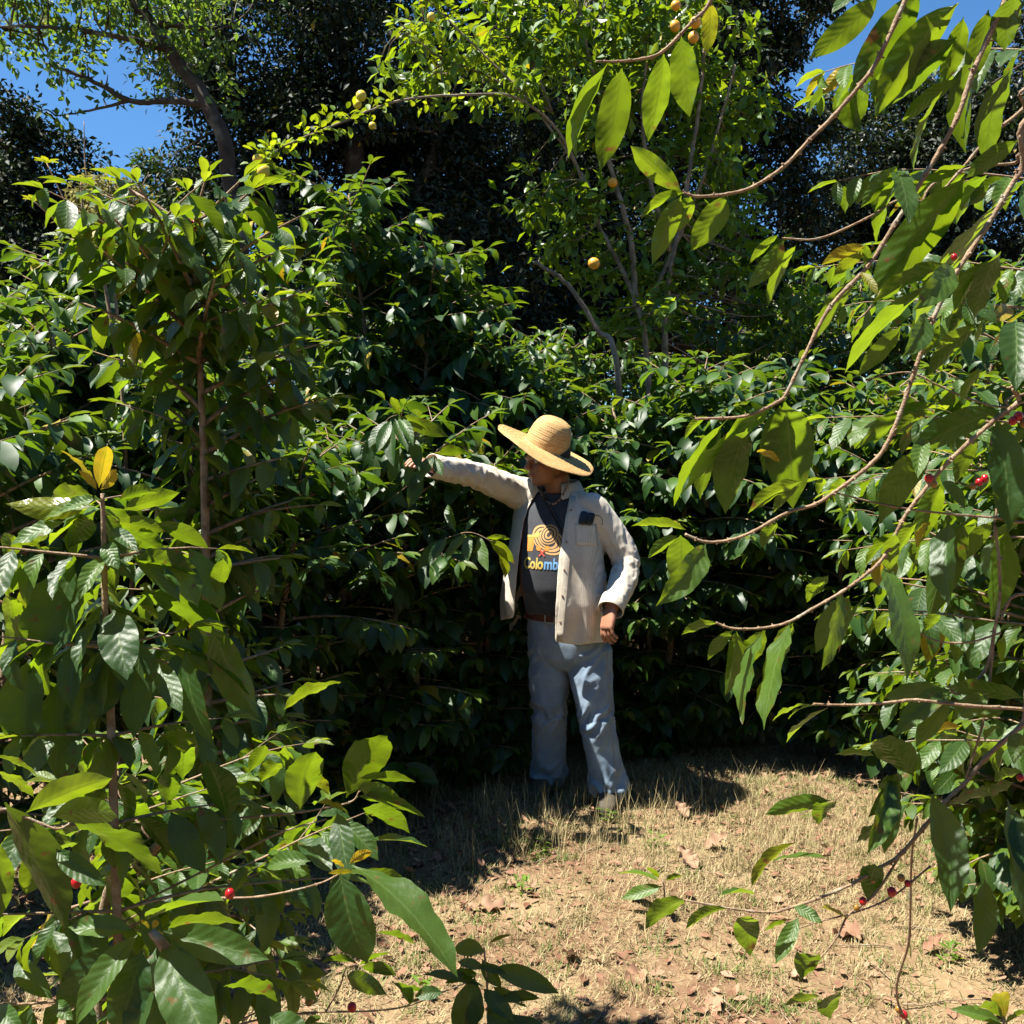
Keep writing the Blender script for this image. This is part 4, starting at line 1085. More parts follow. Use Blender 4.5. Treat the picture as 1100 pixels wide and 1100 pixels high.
# ------------------------------------------------------------------ the man
D0 = 4.76
def Wp(px, py, dy=0.0): return P(px, py, D0+dy)
PXM = FPX/D0
man = empty('person', (float(Wp(615, 860)[0]), D0+.05, 0), 'man in a broad straw hat, open pale shirt and faded jeans reaching into a bush', 'person')
FT = nz(np.array([-.50, -.86, 0.])); UT = np.array([-FT[1], FT[0], 0.]); UT = nz(UT)      # facing direction, his left hand side (viewer's right)
def remesh(acc, voxel, smooth=6, factor=.5, name='tmp'):
    me = raw_mesh(name, np.concatenate(acc.V), [np.concatenate(acc.Q), np.concatenate(acc.T)] if acc.T else [np.concatenate(acc.Q)])
    o = bpy.data.objects.new(name, me); COL.objects.link(o)
    r = o.modifiers.new('r', 'REMESH'); r.mode = 'VOXEL'; r.voxel_size = voxel; r.adaptivity = 0
    if smooth:
        s = o.modifiers.new('s', 'SMOOTH'); s.iterations = smooth; s.factor = factor
    dg = bpy.context.evaluated_depsgraph_get(); dg.update()
    m2 = bpy.data.meshes.new_from_object(o.evaluated_get(dg)); bpy.data.objects.remove(o)
    V = np.zeros(len(m2.vertices)*3, np.float32); m2.vertices.foreach_get('co', V); V = V.reshape(-1, 3).astype(float)
    F = np.array([list(p.vertices) if len(p.vertices) == 4 else list(p.vertices)+[p.vertices[-1]] for p in m2.polygons])
    bpy.data.meshes.remove(m2)
    good = F[:, 2] != F[:, 3]
    return V, F[good], F[~good][:, :3]
def vnormals(V, Q, T=None):
    N = np.zeros_like(V)
    fn = np.cross(V[Q[:, 2]]-V[Q[:, 0]], V[Q[:, 3]]-V[Q[:, 1]])
    for i in range(4): np.add.at(N, Q[:, i], fn)
    return nz(N)
def fnoise(V, scale, off=0.0):
    sx, sy, sz = scale if not np.isscalar(scale) else (scale,)*3
    return np.array([noise.noise(Vector((float(p[0])*sx+off, float(p[1])*sy, float(p[2])*sz))) for p in V])
def nearest_seg(V, segs, rad=(.19, .07, .07, .07, .07)):
    """for each vertex: index of nearest segment, position along it (m), distance"""
    best = np.full(len(V), 1e9); idx = np.zeros(len(V), int); al = np.zeros(len(V)); 
    for k, (a, b) in enumerate(segs):
        ab = b-a; L = np.linalg.norm(ab); t = np.clip(((V-a)@ab)/L**2, 0, 1); dd = np.linalg.norm(V-(a+t[:, None]*ab), axis=1)/rad[k]
        m = dd < best; best[m] = dd[m]; idx[m] = k; al[m] = (t*L)[m]
    return idx, al, best
def limb(acc, pts, rads, k=20, flat=None):
    pts = catmull(pts, 6); n = len(pts); r = np.interp(np.arange(n)/(n-1), np.linspace(0, 1, len(rads)), rads)
    t = nz(np.gradient(pts, axis=0)); rings = []
    for i in range(n):
        u = nz(np.cross(t[i], flat if flat is not None else np.array([0, 1., .01]))); v = np.cross(t[i], u)
        rings.append((pts[i], u*r[i], v*r[i]*(1 if flat is None else .8)))
    # rounded ends
    e0 = (pts[0]-t[0]*r[0]*.5, rings[0][1]*.6, rings[0][2]*.6); e1 = (pts[-1]+t[-1]*r[-1]*.5, rings[-1][1]*.6, rings[-1][2]*.6)
    acc.loft([e0]+rings+[e1], k=k)

# joints
NECK = Wp(600, 524, .04); HEAD = Wp(587, 494, -.02)
SHR = Wp(560, 531, .10); ELR = Wp(514, 512, -.06); WRR = Wp(466, 501, -.26)
SHL = Wp(638, 549, -.03); ELL = Wp(672, 604, -.03); WRL = Wp(657, 652, -.22)
PEL = Wp(612, 676, .04); HPR = Wp(591, 690, .08); HPL = Wp(632, 694, .0)
KNR = Wp(590, 762, .09); KNL = Wp(640, 772, -.06)
def foot(px, d): p = P(px, 700, d); return np.array([p[0], d, float(gz(p[0], d))])
FR = foot(590, D0+.20); FL_ = foot(655, D0-.06)
ANR = FR+[0, 0, .09]; ANL = FL_+[0, 0, .09]

def torso(acc, z_off, grow, spec, power=2.3, k=40):
    """spec rows: px centre, py, dy, half width (m), half depth (m)"""
    rings = [(Wp(x, y, dy), UT*(hw+grow), FT*(hd+grow)) for x, y, dy, hw, hd in spec]
    acc.loft(rings, k=k, power=power)
TS = [(611, 700, .05, .165, .115), (609, 680, .05, .180, .130), (604, 655, .035, .185, .145), (600, 630, .02, .187, .158), (598, 605, .02, .188, .155), (598, 580, .03, .193, .140), (599, 560, .04, .198, .125), (600, 545, .05, .190, .108), (601, 535, .06, .150, .090), (601, 528, .06, .085, .075)]
# ---- body: one continuous surface
b = Acc()
torso(b, 0, -.012, TS)
limb(b, [Wp(602, 532, .06), NECK, Wp(597, 512, .03)], [.066, .060, .060])
FD = nz(np.array([-.84, -.52, -.12]))            # where the face points
HU = nz(UPZ+FD*.18); HU = nz(HU-FD*np.dot(HU, FD)); HS = np.cross(HU, FD)
def hp(f, u, s): return HEAD+FD*f+HU*u+HS*s
def ell(acc, c, rf, ru, rs, k=20, m=12):
    rings = []
    for i in range(m+1):
        a = PI*i/m; q = max(math.sin(a), 1e-3); rings.append((c-HU*ru*math.cos(a), FD*rf*q, HS*rs*q))
    acc.loft(rings, k=k, cap=False)
ell(b, hp(-.012, .028, 0), .098, .098, .078); ell(b, hp(.030, -.045, 0), .060, .068, .058); ell(b, hp(.062, -.085, 0), .026, .024, .030)
ell(b, hp(.080, .020, 0), .018, .014, .050); ell(b, hp(.078, -.052, 0), .022, .018, .026); ell(b, hp(.062, -.025, .036), .024, .022, .020); ell(b, hp(.062, -.025, -.036), .024, .022, .020)
b.loft([(hp(.088, .012, 0), FD*.006, HS*.008), (hp(.098, -.005, 0), FD*.012, HS*.011), (hp(.108, -.022, 0), FD*.015, HS*.016), (hp(.098, -.032, 0), FD*.014, HS*.018), (hp(.086, -.036, 0), FD*.006, HS*.012)], k=14)
for s in (1, -1):
    ell(b, hp(-.010, -.012, s*.080), .018, .032, .009); ell(b, hp(-.006, -.036, s*.076), .011, .012, .010)
limb(b, [SHR+[.05, 0, -.02], ELR, WRR], [.040, .040, .031]); limb(b, [SHL+[-.02, 0, -.01], ELL, WRL], [.046, .042, .031])
def hand(acc, wr, dr, pn, th, curls, s=1.0):
    """wrist, direction of the fingers, palm normal, thumb side"""
    dr = nz(dr); pn = nz(pn-dr*np.dot(pn, dr)); th = nz(np.cross(pn, dr))*np.sign(np.dot(np.cross(pn, dr), th))
    acc.loft([(wr-dr*.02, th*.028*s, pn*.022*s), (wr+dr*.02*s, th*.034*s, pn*.020*s), (wr+dr*.055*s, th*.043*s, pn*.018*s), (wr+dr*.090*s, th*.044*s, pn*.015*s), (wr+dr*.100*s, th*.038*s, pn*.010*s)], k=20, power=2.6)
    for i, (o, ln, r) in enumerate([(.031, .078, .0098), (.010, .086, .0102), (-.012, .079, .0098), (-.033, .062, .0088)]):
        c = curls[i]; p = wr+dr*.085*s+th*o*s; d_ = nz(dr+th*o*3.2); pts = [p-d_*.02, p]
        for q, fr in enumerate((.45, .30, .25)):
            ax = np.cross(d_, pn); ang = c*(.5, 1.0, .7)[q]; d_ = nz(d_*math.cos(ang)+pn*math.sin(ang)); p = p+d_*ln*fr*s; pts.append(p)
        acc_p = catmull(pts, 4); acc.tube(acc_p, np.linspace(r*s*1.05, r*s*.82, len(acc_p)), 10)
    p = wr+dr*.025*s+th*.026*s; d1 = nz(dr*.75+th*.62+pn*.25); d2 = nz(dr*.95+th*.18+pn*.30)
    pts = catmull([p-d1*.015, p, p+d1*.038*s, p+d1*.038*s+d2*.032*s, p+d1*.038*s+d2*.056*s], 4); acc.tube(pts, np.linspace(.0135*s, .0095*s, len(pts)), 10)
hand(b, WRL, Wp(648, 690, -.26)-WRL, np.array([.75, .45, 0.]), np.array([-.9, -.5, .1]), (.55, .7, .8, .85), 1.02)
hand(b, WRR, Wp(436, 489, -.40)-WRR, np.array([-.1, .3, -1.]), np.array([0, -1., .2]), (.5, .6, .7, .8), 1.0)
limb(b, [HPR, KNR, ANR+[0, 0, .02]], [.080, .055, .042]); limb(b, [HPL, KNL, ANL+[0, 0, .02]], [.080, .055, .042])
V, Q, T = remesh(b, .0042, 5, .5)
h_m, nt = new_mat('sun_browned_skin'); h = NT(nt); ob = h.obj()
c = h.mix(h.noise(22, ob, 3), (.34, .155, .088), (.42, .20, .12)); c = h.mix(h.math('MULTIPLY', h.noise(90, ob, 2), .3), c, (.20, .08, .045))
h.out(principled(h, c, .5, .4, h.bump(h.noise(260, ob, 3), .25, .001), **{'Subsurface Weight': .08, 'Subsurface Radius': (.01, .004, .002)})); M['skin'] = h_m
body = link('body', raw_mesh('body', V, [Q, T]), man, M['skin'])
M['eye'] = simple('eye_white', (.6, .56, .5), (.7, .66, .6), 40, .25, .5); M['iris'] = simple('dark_iris', (.02, .012, .008), (.03, .018, .01), 40, .2, .5)
M['hair'] = simple('greying_black_hair', (.012, .010, .009), (.06, .055, .05), 160, .6, .3)
for s in (1, -1):
    a = Acc(); ball(a, hp(.076, .004, s*.031), .0115, 14, 10); e = a.build('eye', M['eye'], body)
    a = Acc(); ball(a, hp(.0855, .003, s*.0315), .0046, 10, 8); a.build('iris', M['iris'], e)
    a = Acc(); a.tube(catmull([hp(.093, .022, s*.014), hp(.092, .026, s*.032), hp(.078, .022, s*.052)], 5), [.003]*5+[.0034]*5+[.002], 6); a.build('eyebrow', M['hair'], body)
a = Acc(); a.tube(catmull([hp(.084, -.058, .024), hp(.0985, -.056, .010), hp(.100, -.055, 0), hp(.0985, -.056, -.010), hp(.084, -.058, -.024)], 4), .0042, 6); a.build('lips', M['skin'], body)
# hair: short, round the sides and back under the hat
hr = Acc(); rings = []
for i in range(11):
    a_ = PI*i/10; q = max(math.sin(a_), 1e-3); cc = hp(-.024, .030, 0)-HU*.092*math.cos(a_); rings.append((cc-FD*.004, FD*.094*q, HS*.084*q))
hr.loft(rings, k=26, cap=False); Vh = np.concatenate(hr.V)
Vh += nz(Vh-HEAD)*(.003*fnoise(Vh, 60))[:, None]
lo = (Vh-HEAD)@HU; fo = (Vh-HEAD)@FD; Qh = np.concatenate(hr.Q); keep = np.all((lo[Qh] > -.050) & ((fo[Qh] < .010) | (lo[Qh] > .055)), axis=1)
hob = link('hair', raw_mesh('hair', Vh, [Qh[keep]]), man, M['hair'])
so_ = hob.modifiers.new('t', 'SOLIDIFY'); so_.thickness = .006

# ---- cloth materials
def cloth(name, c1, c2, weave=900, rough=.9, stripes=None, dirt=None, tw=0.0, denim=False):
    m, nt = new_mat(name); h = NT(nt); ob = h.obj()
    n = h.noise(9, ob, 5, .6); c = h.mix(h.ramp(n, [(.3, 0.), (.7, 1.)]), c1, c2)
    uv = h.n('ShaderNodeUVMap').outputs[0]; sx = h.n('ShaderNodeSeparateXYZ', {0: uv}).outputs
    if stripes:
        st = h.math('FRACT', h.math('MULTIPLY', sx[0], stripes[0])); st = h.math('LESS_THAN', st, stripes[1]); c = h.mix(h.math('MULTIPLY', st, stripes[3]), c, stripes[2])
    if dirt:
        dn = h.ramp(h.noise(5.5, ob, 6, .7), [(.50, 0.), (.68, 1.)]); c = h.mix(h.math('MULTIPLY', dn, dirt[1]), c, dirt[0])
        sp2 = h.ramp(h.noise(48, ob, 2, .5), [(.68, 0.), (.74, 1.)]); c = h.mix(h.math('MULTIPLY', sp2, .5), c, dirt[0])
    if denim:
        c = h.mix(h.math('MULTIPLY', h.noise(400, ob, 2), .5), c, tuple(v*.6 for v in c1))
    wv = h.noise(weave, ob, 2, .6); fd = h.noise(26, ob, 4, .6)
    p = principled(h, c, rough, .15, h.bump(h.math('ADD', h.math('MULTIPLY', wv, .35), fd), .4, .003), **{'Sheen Weight': .15})
    if tw: p = h.n('ShaderNodeMixShader', {0: tw, 1: p, 2: h.n('ShaderNodeBsdfTranslucent', {'Color': c}).outputs[0]}).outputs[0]
    h.out(p); return m
M['shirt'] = cloth('pale_striped_cotton', (.64, .57, .46), (.74, .67, .55), stripes=(150, .35, (.32, .29, .26), .30), dirt=((.36, .28, .19), .45), tw=.10)
M['tee'] = cloth('charcoal_jersey', (.034, .036, .042), (.052, .055, .063))
M['jeans'] = cloth('faded_blue_denim', (.15, .215, .30), (.30, .385, .48), denim=True, dirt=((.22, .17, .10), .35))
M['jeans_seam'] = simple('tan_seam_thread', (.25, .19, .10), (.35, .27, .15), 80)
M['leather'] = simple('brown_belt_leather', (.07, .022, .012), (.14, .045, .022), 60, .5)
M['metal'] = simple('dull_steel_buckle', (.30, .29, .27), (.42, .40, .37), 60, .35)
M['boot'] = simple('dusty_dark_boot', (.035, .032, .022), (.09, .075, .05), 30, .8)
M['sole'] = simple('black_rubber_sole', (.02, .02, .02), (.05, .04, .03), 50, .9)
M['black'] = simple('black_plastic', (.008, .008, .010), (.012, .012, .012), 50, .35, .4)
M['bead'] = simple('brown_and_bone_bead', (.14, .05, .03), (.45, .36, .26), 90, .5)

def sheet(name, V, Q, T, mat, parent, uv=None, thick=0.0, rel=-1):
    F = [Q]+([T] if T is not None and len(T) else [])
    used = np.unique(np.concatenate([f.ravel() for f in F])); mp = np.full(len(V), -1); mp[used] = np.arange(len(used))
    o = link(name, raw_mesh(name, V[used], [mp[f] for f in F], None if uv is None else uv[used]), parent, mat)
    if thick:
        s = o.modifiers.new('thickness', 'SOLIDIFY'); s.thickness = thick; s.offset = rel
    return o

# ---- T-shirt
t_ = Acc(); torso(t_, 0, .004, [(611, 664, .05, .184, .135)]+TS[2:-1]+[(601, 529, .06, .092, .082)], 2.3, 56)
#limb(t_, [SHR+[.05, 0, -.03], SHR*.45+ELR*.55], [.066, .056]); limb(t_, [SHL+[-.03, 0, .0], SHL*.45+ELL*.55], [.066, .056])
V, Q, T = remesh(t_, .008, 8, .5); N = vnormals(V, Q)
fr = (V-Wp(600, 600, .03))@FT; uz = V[:, 2]
f1 = fnoise(V, (9, 9, 4.0), 3.1); V = V+N*(.006*f1)[:, None]
# drag folds radiating down to the belly and under the print
ub = (V-Wp(600, 600, .03))@UT; zz = (uz-Wp(600, 650)[2])
fold = np.sin((ub*30+zz*26)+2.2*fnoise(V, 5))*np.exp(-((zz-.03)/.10)**2)*.0042+np.sin((ub*22-zz*34))*np.exp(-((zz-.30)/.08)**2)*.0022
V = V+N*fold[:, None]
V = V-N*(.026*np.clip((np.abs(ub+.005)-.10)/.05, 0, 1)+.012*(fr < .02))[:, None]
tee = sheet('t_shirt', V, Q, T, M['tee'], man)
bv_tee = BVHTree.FromPolygons([tuple(v) for v in V], [tuple(q) for q in Q])
TC = Wp(600, 600, .03)
def drape(pts2, bv, off, origin=TC, back=.6):
    out = []
    for u, v in pts2:
        o_ = origin+UT*u+UPZ*v+FT*back
        hit = bv.ray_cast(Vector(tuple(o_)), Vector(tuple(-FT)))
        out.append(np.array(hit[0])+FT*off if hit[0] is not None else o_-FT*(back-.15))
    return np.array(out)
def uvof(px, py):
    """local chest coordinates of a photo pixel, on the front of the chest"""
    r = P(px, py, 1.0)-CAM; hit = bv_tee.ray_cast(Vector(tuple(CAM)), Vector(tuple(nz(r))))
    p = np.array(hit[0]) if hit[0] is not None else Wp(px, py, -.12)
    return float((p-TC)@UT), float((p-TC)@UPZ)
def flat(name, color, rough=.8):
    m, nt = new_mat(name); h = NT(nt); c = h.mix(h.math('MULTIPLY', h.noise(300, h.obj(), 2), .5), color, tuple(v*.6 for v in color)); h.out(principled(h, c, rough, .2)); return m
M['p_yel'] = flat('print_yellow', (.55, .40, .10)); M['p_or'] = flat('print_orange', (.60, .25, .05)); M['p_blue'] = flat('print_blue', (.14, .30, .52)); M['p_red'] = flat('print_red', (.50, .07, .05)); M['p_dk'] = flat('print_dark', (.045, .04, .045)); M['p_tan'] = flat('print_tan', (.55, .32, .13))
def decal(name, polys, mats, off=.0012):
    """polys: list of (outline in chest coords, material index, extra offset)"""
    V, F3, mi, n = [], [], [], 0
    for pts, k, eo in polys:
        pts = np.array(pts, float); c = pts.mean(0); m_ = len(pts)
        rings = [pts*f+c*(1-f) for f in (1.0, .5)]+[c[None]]
        pp = np.concatenate(rings); V.append(drape(pp, bv_tee, off+eo))
        for i in range(m_):
            j = (i+1) % m_; F3 += [(n+i, n+j, n+m_+j), (n+i, n+m_+j, n+m_+i), (n+m_+i, n+m_+j, n+2*m_)]; mi += [k]*3
        n += 2*m_+1
    me = raw_mesh(name, np.concatenate(V), [np.array(F3)], smooth=False, mats=[M[q] for q in mats], midx=mi)
    return link(name, me, tee)
def ellipse(c, a, b_, rot=0, n=28, t0=0, t1=2*PI):
    t = np.linspace(t0, t1, n, endpoint=abs(t1-t0) < 6.2); x, y = a*np.cos(t), b_*np.sin(t); return np.stack([c[0]+x*math.cos(rot)-y*math.sin(rot), c[1]+x*math.sin(rot)+y*math.cos(rot)], 1)
s_ = 1/PXM; hc = uvof(588, 580)
px2 = lambda x, y: np.array(uvof(x, y))
# printed straw hat with concentric bands
hat = []
r0 = -.55
for q, (fa, mt) in enumerate([(1.0, 0), (.88, 1), (.80, 0), (.66, 1), (.59, 0), (.46, 1)]): hat.append((ellipse(hc, .090*fa, .054*fa, r0), mt, .0003*q))
hc2 = np.array(hc)+[.006, .024]
for q, (fa, mt) in enumerate([(1.0, 0), (.86, 1), (.74, 0), (.55, 1), (.42, 0), (.2, 1)]): hat.append((ellipse(hc2, .043*fa, .041*fa+.003, r0), mt, .0020+.0003*q))
decal('printed_hat', hat, ['p_tan', 'p_dk'])
gc = np.array(px2(570, 583))
gl = [(np.array([[-.024, .026], [.024, .030], [.016, -.036], [-.014, -.038]])+gc, 0, .0), (np.array([[-.026, .034], [.030, .036], [.028, .026], [-.025, .024]])+gc, 1, .001), (ellipse(gc+[.030, .036], .014, .012), 1, .0015)]
decal('printed_glass', gl, ['p_or', 'p_yel'], .0018)
mc = np.array(px2(583, 591)); ma = []
for sg in (-1, 1):
    e = mc+[sg*.020, .008]; ma.append((ellipse(e, .013, .011, sg*.6), 0, 0))
    d_ = np.array([-sg*.7, -.72]); n_ = np.array([d_[1], -d_[0]])*.0028; a0 = e+d_*.010; a1 = e+d_*.048; ma.append((np.array([a0+n_, a1+n_, a1-n_, a0-n_]), 1, .0012))
decal('printed_maracas', ma, ['p_or', 'p_red'], .0028)
# lettering
def lettering(txt, px, py, size, mat, adv):
    cu = bpy.data.curves.new('lettering', 'FONT'); cu.body = txt; cu.size = size; cu.offset = size*.028; cu.resolution_u = 4; cu.space_character = adv
    to = bpy.data.objects.new('tmp', cu); COL.objects.link(to); dg = bpy.context.evaluated_depsgraph_get(); dg.update()
    me = bpy.data.meshes.new_from_object(to.evaluated_get(dg)); bpy.data.objects.remove(to)
    c2 = np.array([v.co[:2] for v in me.vertices])*[.80, 1]; w_ = float(c2[:, 0].max()); c0 = np.array([px, py])
    VV = drape(c2+c0, bv_tee, .0022)
    for v, q in zip(me.vertices, VV): v.co = Vector(tuple(q))
    me.materials.clear(); me.materials.append(M[mat]); link('lettering', me, tee); return px+w_
lx, ly = uvof(556, 611); ly2 = ly
e1 = lettering('Colo', lx-.004, ly2, .068, 'p_yel', .95); e2 = lettering('mb', e1+.002, ly2, .068, 'p_blue', .95); lettering('ia', e2+.002, ly2, .068, 'p_red', .95)

# ---- open shirt
SS = [(602, 706, .05, .262, .170), (600, 690, .05, .262, .170), (597, 668, .04, .262, .172), (595, 645, .03, .256, .178), (595, 620, .03, .240, .176), (596, 595, .03, .222, .168), (598, 570, .04, .212, .150), (599, 552, .05, .212, .132), (600, 541, .06, .198, .114), (601, 532, .065, .150, .096), (601, 525, .065, .090, .084), (601, 519, .065, .078, .076)]
s_ac = Acc(); torso(s_ac, 0, .004, SS, 2.25, 56)
limb(s_ac, [SHR+[.06, -.0, -.012], SHR+[.0, 0, .0], ELR, WRR+nz(WRR-ELR)*.03], [.086, .078, .055, .049], 28)
limb(s_ac, [SHL+[-.03, 0, .012], SHL+[.0, 0, .000], ELL, WRL+nz(WRL-ELL)*.03], [.068, .074, .062, .052], 28)
V, Q, T = remesh(s_ac, .0062, 6, .5); N = vnormals(V, Q)
segs = [(Wp(600, 560, .05), Wp(603, 700, .05)), (SHR, ELR), (ELR, WRR+nz(WRR-ELR)*.05), (SHL, ELL), (ELL, WRL+nz(WRL-ELL)*.05)]
idx, al, dist = nearest_seg(V, segs)
uvs = np.zeros((len(V), 2))
loc = V-TC; uvs[:, 0] = loc@UT; uvs[:, 1] = V[:, 2]
for k in (1, 2, 3, 4):
    m_ = idx == k; a_, b_ = segs[k]; ax = nz(b_-a_); u = nz(np.cross(ax, [0, 1., .2])); v = np.cross(ax, u); r_ = V[m_]-a_
    uvs[m_, 0] = np.arctan2(r_@v, r_@u)*.06+.5*k; uvs[m_, 1] = al[m_]
# folds
def ringfold(V, seg, al, fr_, k):
    ax = nz(seg[1]-seg[0]); u = nz(np.cross(ax, [0, 1., .2])); v = np.cross(ax, u); r_ = V-seg[0]; th = np.arctan2(r_@v, r_@u)
    out = np.zeros(len(V))
    for i in range(len(V)):
        a_ = noise.noise(Vector((float(al[i])*fr_+.9*math.sin(th[i]+k), 1.1*math.cos(th[i]), 1.1*math.sin(th[i])+k*7.3)))
        b2 = noise.noise(Vector((float(al[i])*fr_*2.1-1.2*math.cos(th[i]*1.0+k), 1.8*math.cos(th[i]), 1.8*math.sin(th[i])+k*3.1+9)))
        out[i] = (.5-min(1, abs(a_)*2.6))+.2*(.5-min(1, abs(b2)*2.6))
    return out
disp = .0065*fnoise(V, (7, 7, 3.0), 7.7)+.0014*fnoise(V, (18, 18, 8), 1.7)
tors = idx == 0
hemz = V[:, 2] < Wp(600, 650)[2]
ang = np.arctan2(loc@UT, loc@FT)
vf = np.sin(ang*13+1.5*fnoise(V, 4, 2.))*np.clip((Wp(600, 575)[2]-V[:, 2])/.35, 0, 1)
disp = disp+np.where(tors, .007*vf, 0)
for k, per, am in ((1, .050, .0065), (2, .042, .0070), (3, .060, .0060), (4, .045, .0070)):
    m_ = idx == k
    wv = ringfold(V, segs[k], al, .75/per, k)*1.25
    near = .45+.75*np.exp(-((al-(0.24 if k in (1, 3) else 0.03))/.10)**2)
    disp = disp+np.where(m_, am*wv*near, 0)
V = V+N*disp[:, None]
# cut: opening, hem, neck, cuffs
r = V-CAM; dep = V[:, 1]; Rr = r/(r@FWD)[:, None]; ppx = 550+FPX*(Rr[:, 0]); ppy = 550-FPX*(Rr@UPV)
front = (V-Wp(600, 600, .05))@FT > .0
ez = np.array([505, 522, 535, 545, 560, 600, 640, 668, 720.]); lx_ = np.interp(ppy, ez, [588, 583, 574, 568, 563, 557, 553.5, 553, 553]); rx_ = np.interp(ppy, ez, [611, 613, 611, 609, 606, 600, 597, 596, 596])
opening = front & tors & (ppx > lx_) & (ppx < rx_) & (ppy > 512)
hemy = np.where(front, np.interp(ppx, [530, 554, 596, 620, 650, 670], [668, 664, 690, 694, 690, 684]), 686); hem = tors & (ppy > hemy)
neck = (ppy < 524) & (np.linalg.norm((V-Wp(601, 524, .06))[:, :2], axis=1) < .088) & (V[:, 2] > Wp(601, 526, .06)[2])
cuR = (V-WRR)@nz(WRR-ELR) > .012; cuR &= (idx == 2) & (np.linalg.norm(V-WRR, axis=1) < .11)
cuL = (V-WRL)@nz(WRL-ELL) > .008; cuL &= (idx == 4) & (np.linalg.norm(V-WRL, axis=1) < .10)
cut = opening | hem | neck | cuR | cuL
kp = ~np.any(cut[Q], axis=1); Qk = Q[kp]; kt = ~np.any(cut[T], axis=1) if len(T) else None; Tk = T[kt] if len(T) else None
# straighten the cut borders
edges = {}
for f in ([list(q) for q in Qk]+([list(t) for t in Tk] if Tk is not None else [])):
    for i in range(len(f)):
        e = (f[i], f[(i+1) % len(f)]); e = (min(e), max(e)); edges[e] = edges.get(e, 0)+1
bl = {}
for e, c_ in edges.items():
    if c_ == 1: bl.setdefault(e[0], []).append(e[1]); bl.setdefault(e[1], []).append(e[0])
bv_ = np.array([k for k in bl])
for it in range(14):
    Vn = V.copy()
    for k in bv_:
        nb = bl[k]
        if len(nb) == 2: Vn[k] = V[k]*.4+.3*(V[nb[0]]+V[nb[1]])
    V = Vn
shirt = sheet('shirt', V, Qk, Tk, M['shirt'], man, uvs, .0028, 0)
bv_sh = BVHTree.FromPolygons([tuple(v) for v in V], [tuple(q) for q in Qk])
def on_shirt(px, py, off=.003):
    r = nz(P(px, py, 1.0)-CAM); hit = bv_sh.ray_cast(Vector(tuple(CAM)), Vector(tuple(r)))
    return (np.array(hit[0])-r*off) if hit[0] is not None else Wp(px, py, -.13)
def patch(name, corners, mat, parent, n=7, off=.0035, thick=.0015):
    c = np.array(corners, float); V = []
    for i in range(n):
        for j in range(n):
            a_, b_ = i/(n-1), j/(n-1); q = c[0]*(1-a_)*(1-b_)+c[1]*(1-a_)*b_+c[2]*a_*b_+c[3]*a_*(1-b_); V.append(on_shirt(q[0], q[1], off))
    Q = [(i*n+j, i*n+j+1, (i+1)*n+j+1, (i+1)*n+j) for i in range(n-1) for j in range(n-1)]
    V = np.array(V); uv = np.stack([(V-TC)@UT, V[:, 2]], 1)
    return sheet(name, V, np.array(Q), None, mat, parent, uv, thick, 0)
patch('pocket', [(617.5, 562), (641, 563.5), (642, 586), (618.5, 585)], M['shirt'], shirt, 9)
patch('placket', [(612, 532), (618.5, 533), (604.5, 689), (597.5, 688)], M['shirt'], shirt, 18, .003)
for x, y in ((613.5, 548), (608.5, 582), (606.0, 612), (604, 640), (601.8, 668)):
    q = on_shirt(x, y, .006); a = Acc(); a.loft([(q+FT*-.001, UT*.0052, UPZ*.0052), (q+FT*.0012, UT*.0052, UPZ*.0052), (q+FT*.0018, UT*.004, UPZ*.004)], k=12); a.build('button', M['deadpale'], shirt)
# collar: a stand and a folded leaf on each side
for sg, a0, a1 in ((1, .55, PI), (-1, -.95, -PI)):
    rows = []
    for i in range(15):
        f = i/14; th = a0+(a1-a0)*f; dirv = FT*math.cos(th)+UT*math.sin(th); c0 = Wp(601, 526, .055)+UPZ*(.010*(1-math.cos(th))*1.0)
        drop = .052 if f > .12 else .052+.012*(1-f/.12)
        rows.append([c0+dirv*.082+UPZ*-.004, c0+dirv*.079+UPZ*.022, c0+dirv*.084+UPZ*.030, c0+dirv*.098+UPZ*.018, c0+dirv*(.112)+UPZ*(-drop+.030), c0+dirv*(.122)-UPZ*(drop-.016)])
    V = np.array(rows).reshape(-1, 3); m_ = 6
    Qc = np.array([(i*m_+j, i*m_+j+1, (i+1)*m_+j+1, (i+1)*m_+j) for i in range(14) for j in range(m_-1)])
    o = sheet('collar', V, Qc, None, M['shirt'], shirt, np.stack([V[:, 0]*0+np.repeat(np.arange(15), m_)*.012, V[:, 2]], 1), .002, 0); sb = o.modifiers.new('s', 'SUBSURF'); sb.levels = sb.render_levels = 1
def cuff(wr, el, r0, white=False):
    ax = nz(wr-el); u = nz(np.cross(ax, [0, 1., .2])); v = np.cross(ax, u); a = Acc()
    ks = [(-.050, 1.0), (-.046, 1.06), (-.01, 1.08), (.018, 1.10), (.020, 1.02), (.010, .99), (-.04, .97)]
    a.loft([(wr+ax*t, u*r0*f*1.0, v*r0*f*.92) for t, f in ks], k=26, cap=False); return a.build('cuff', M['shirt'], shirt)
cuff(WRL, ELL, .053); cuff(WRR, ELR, .049)

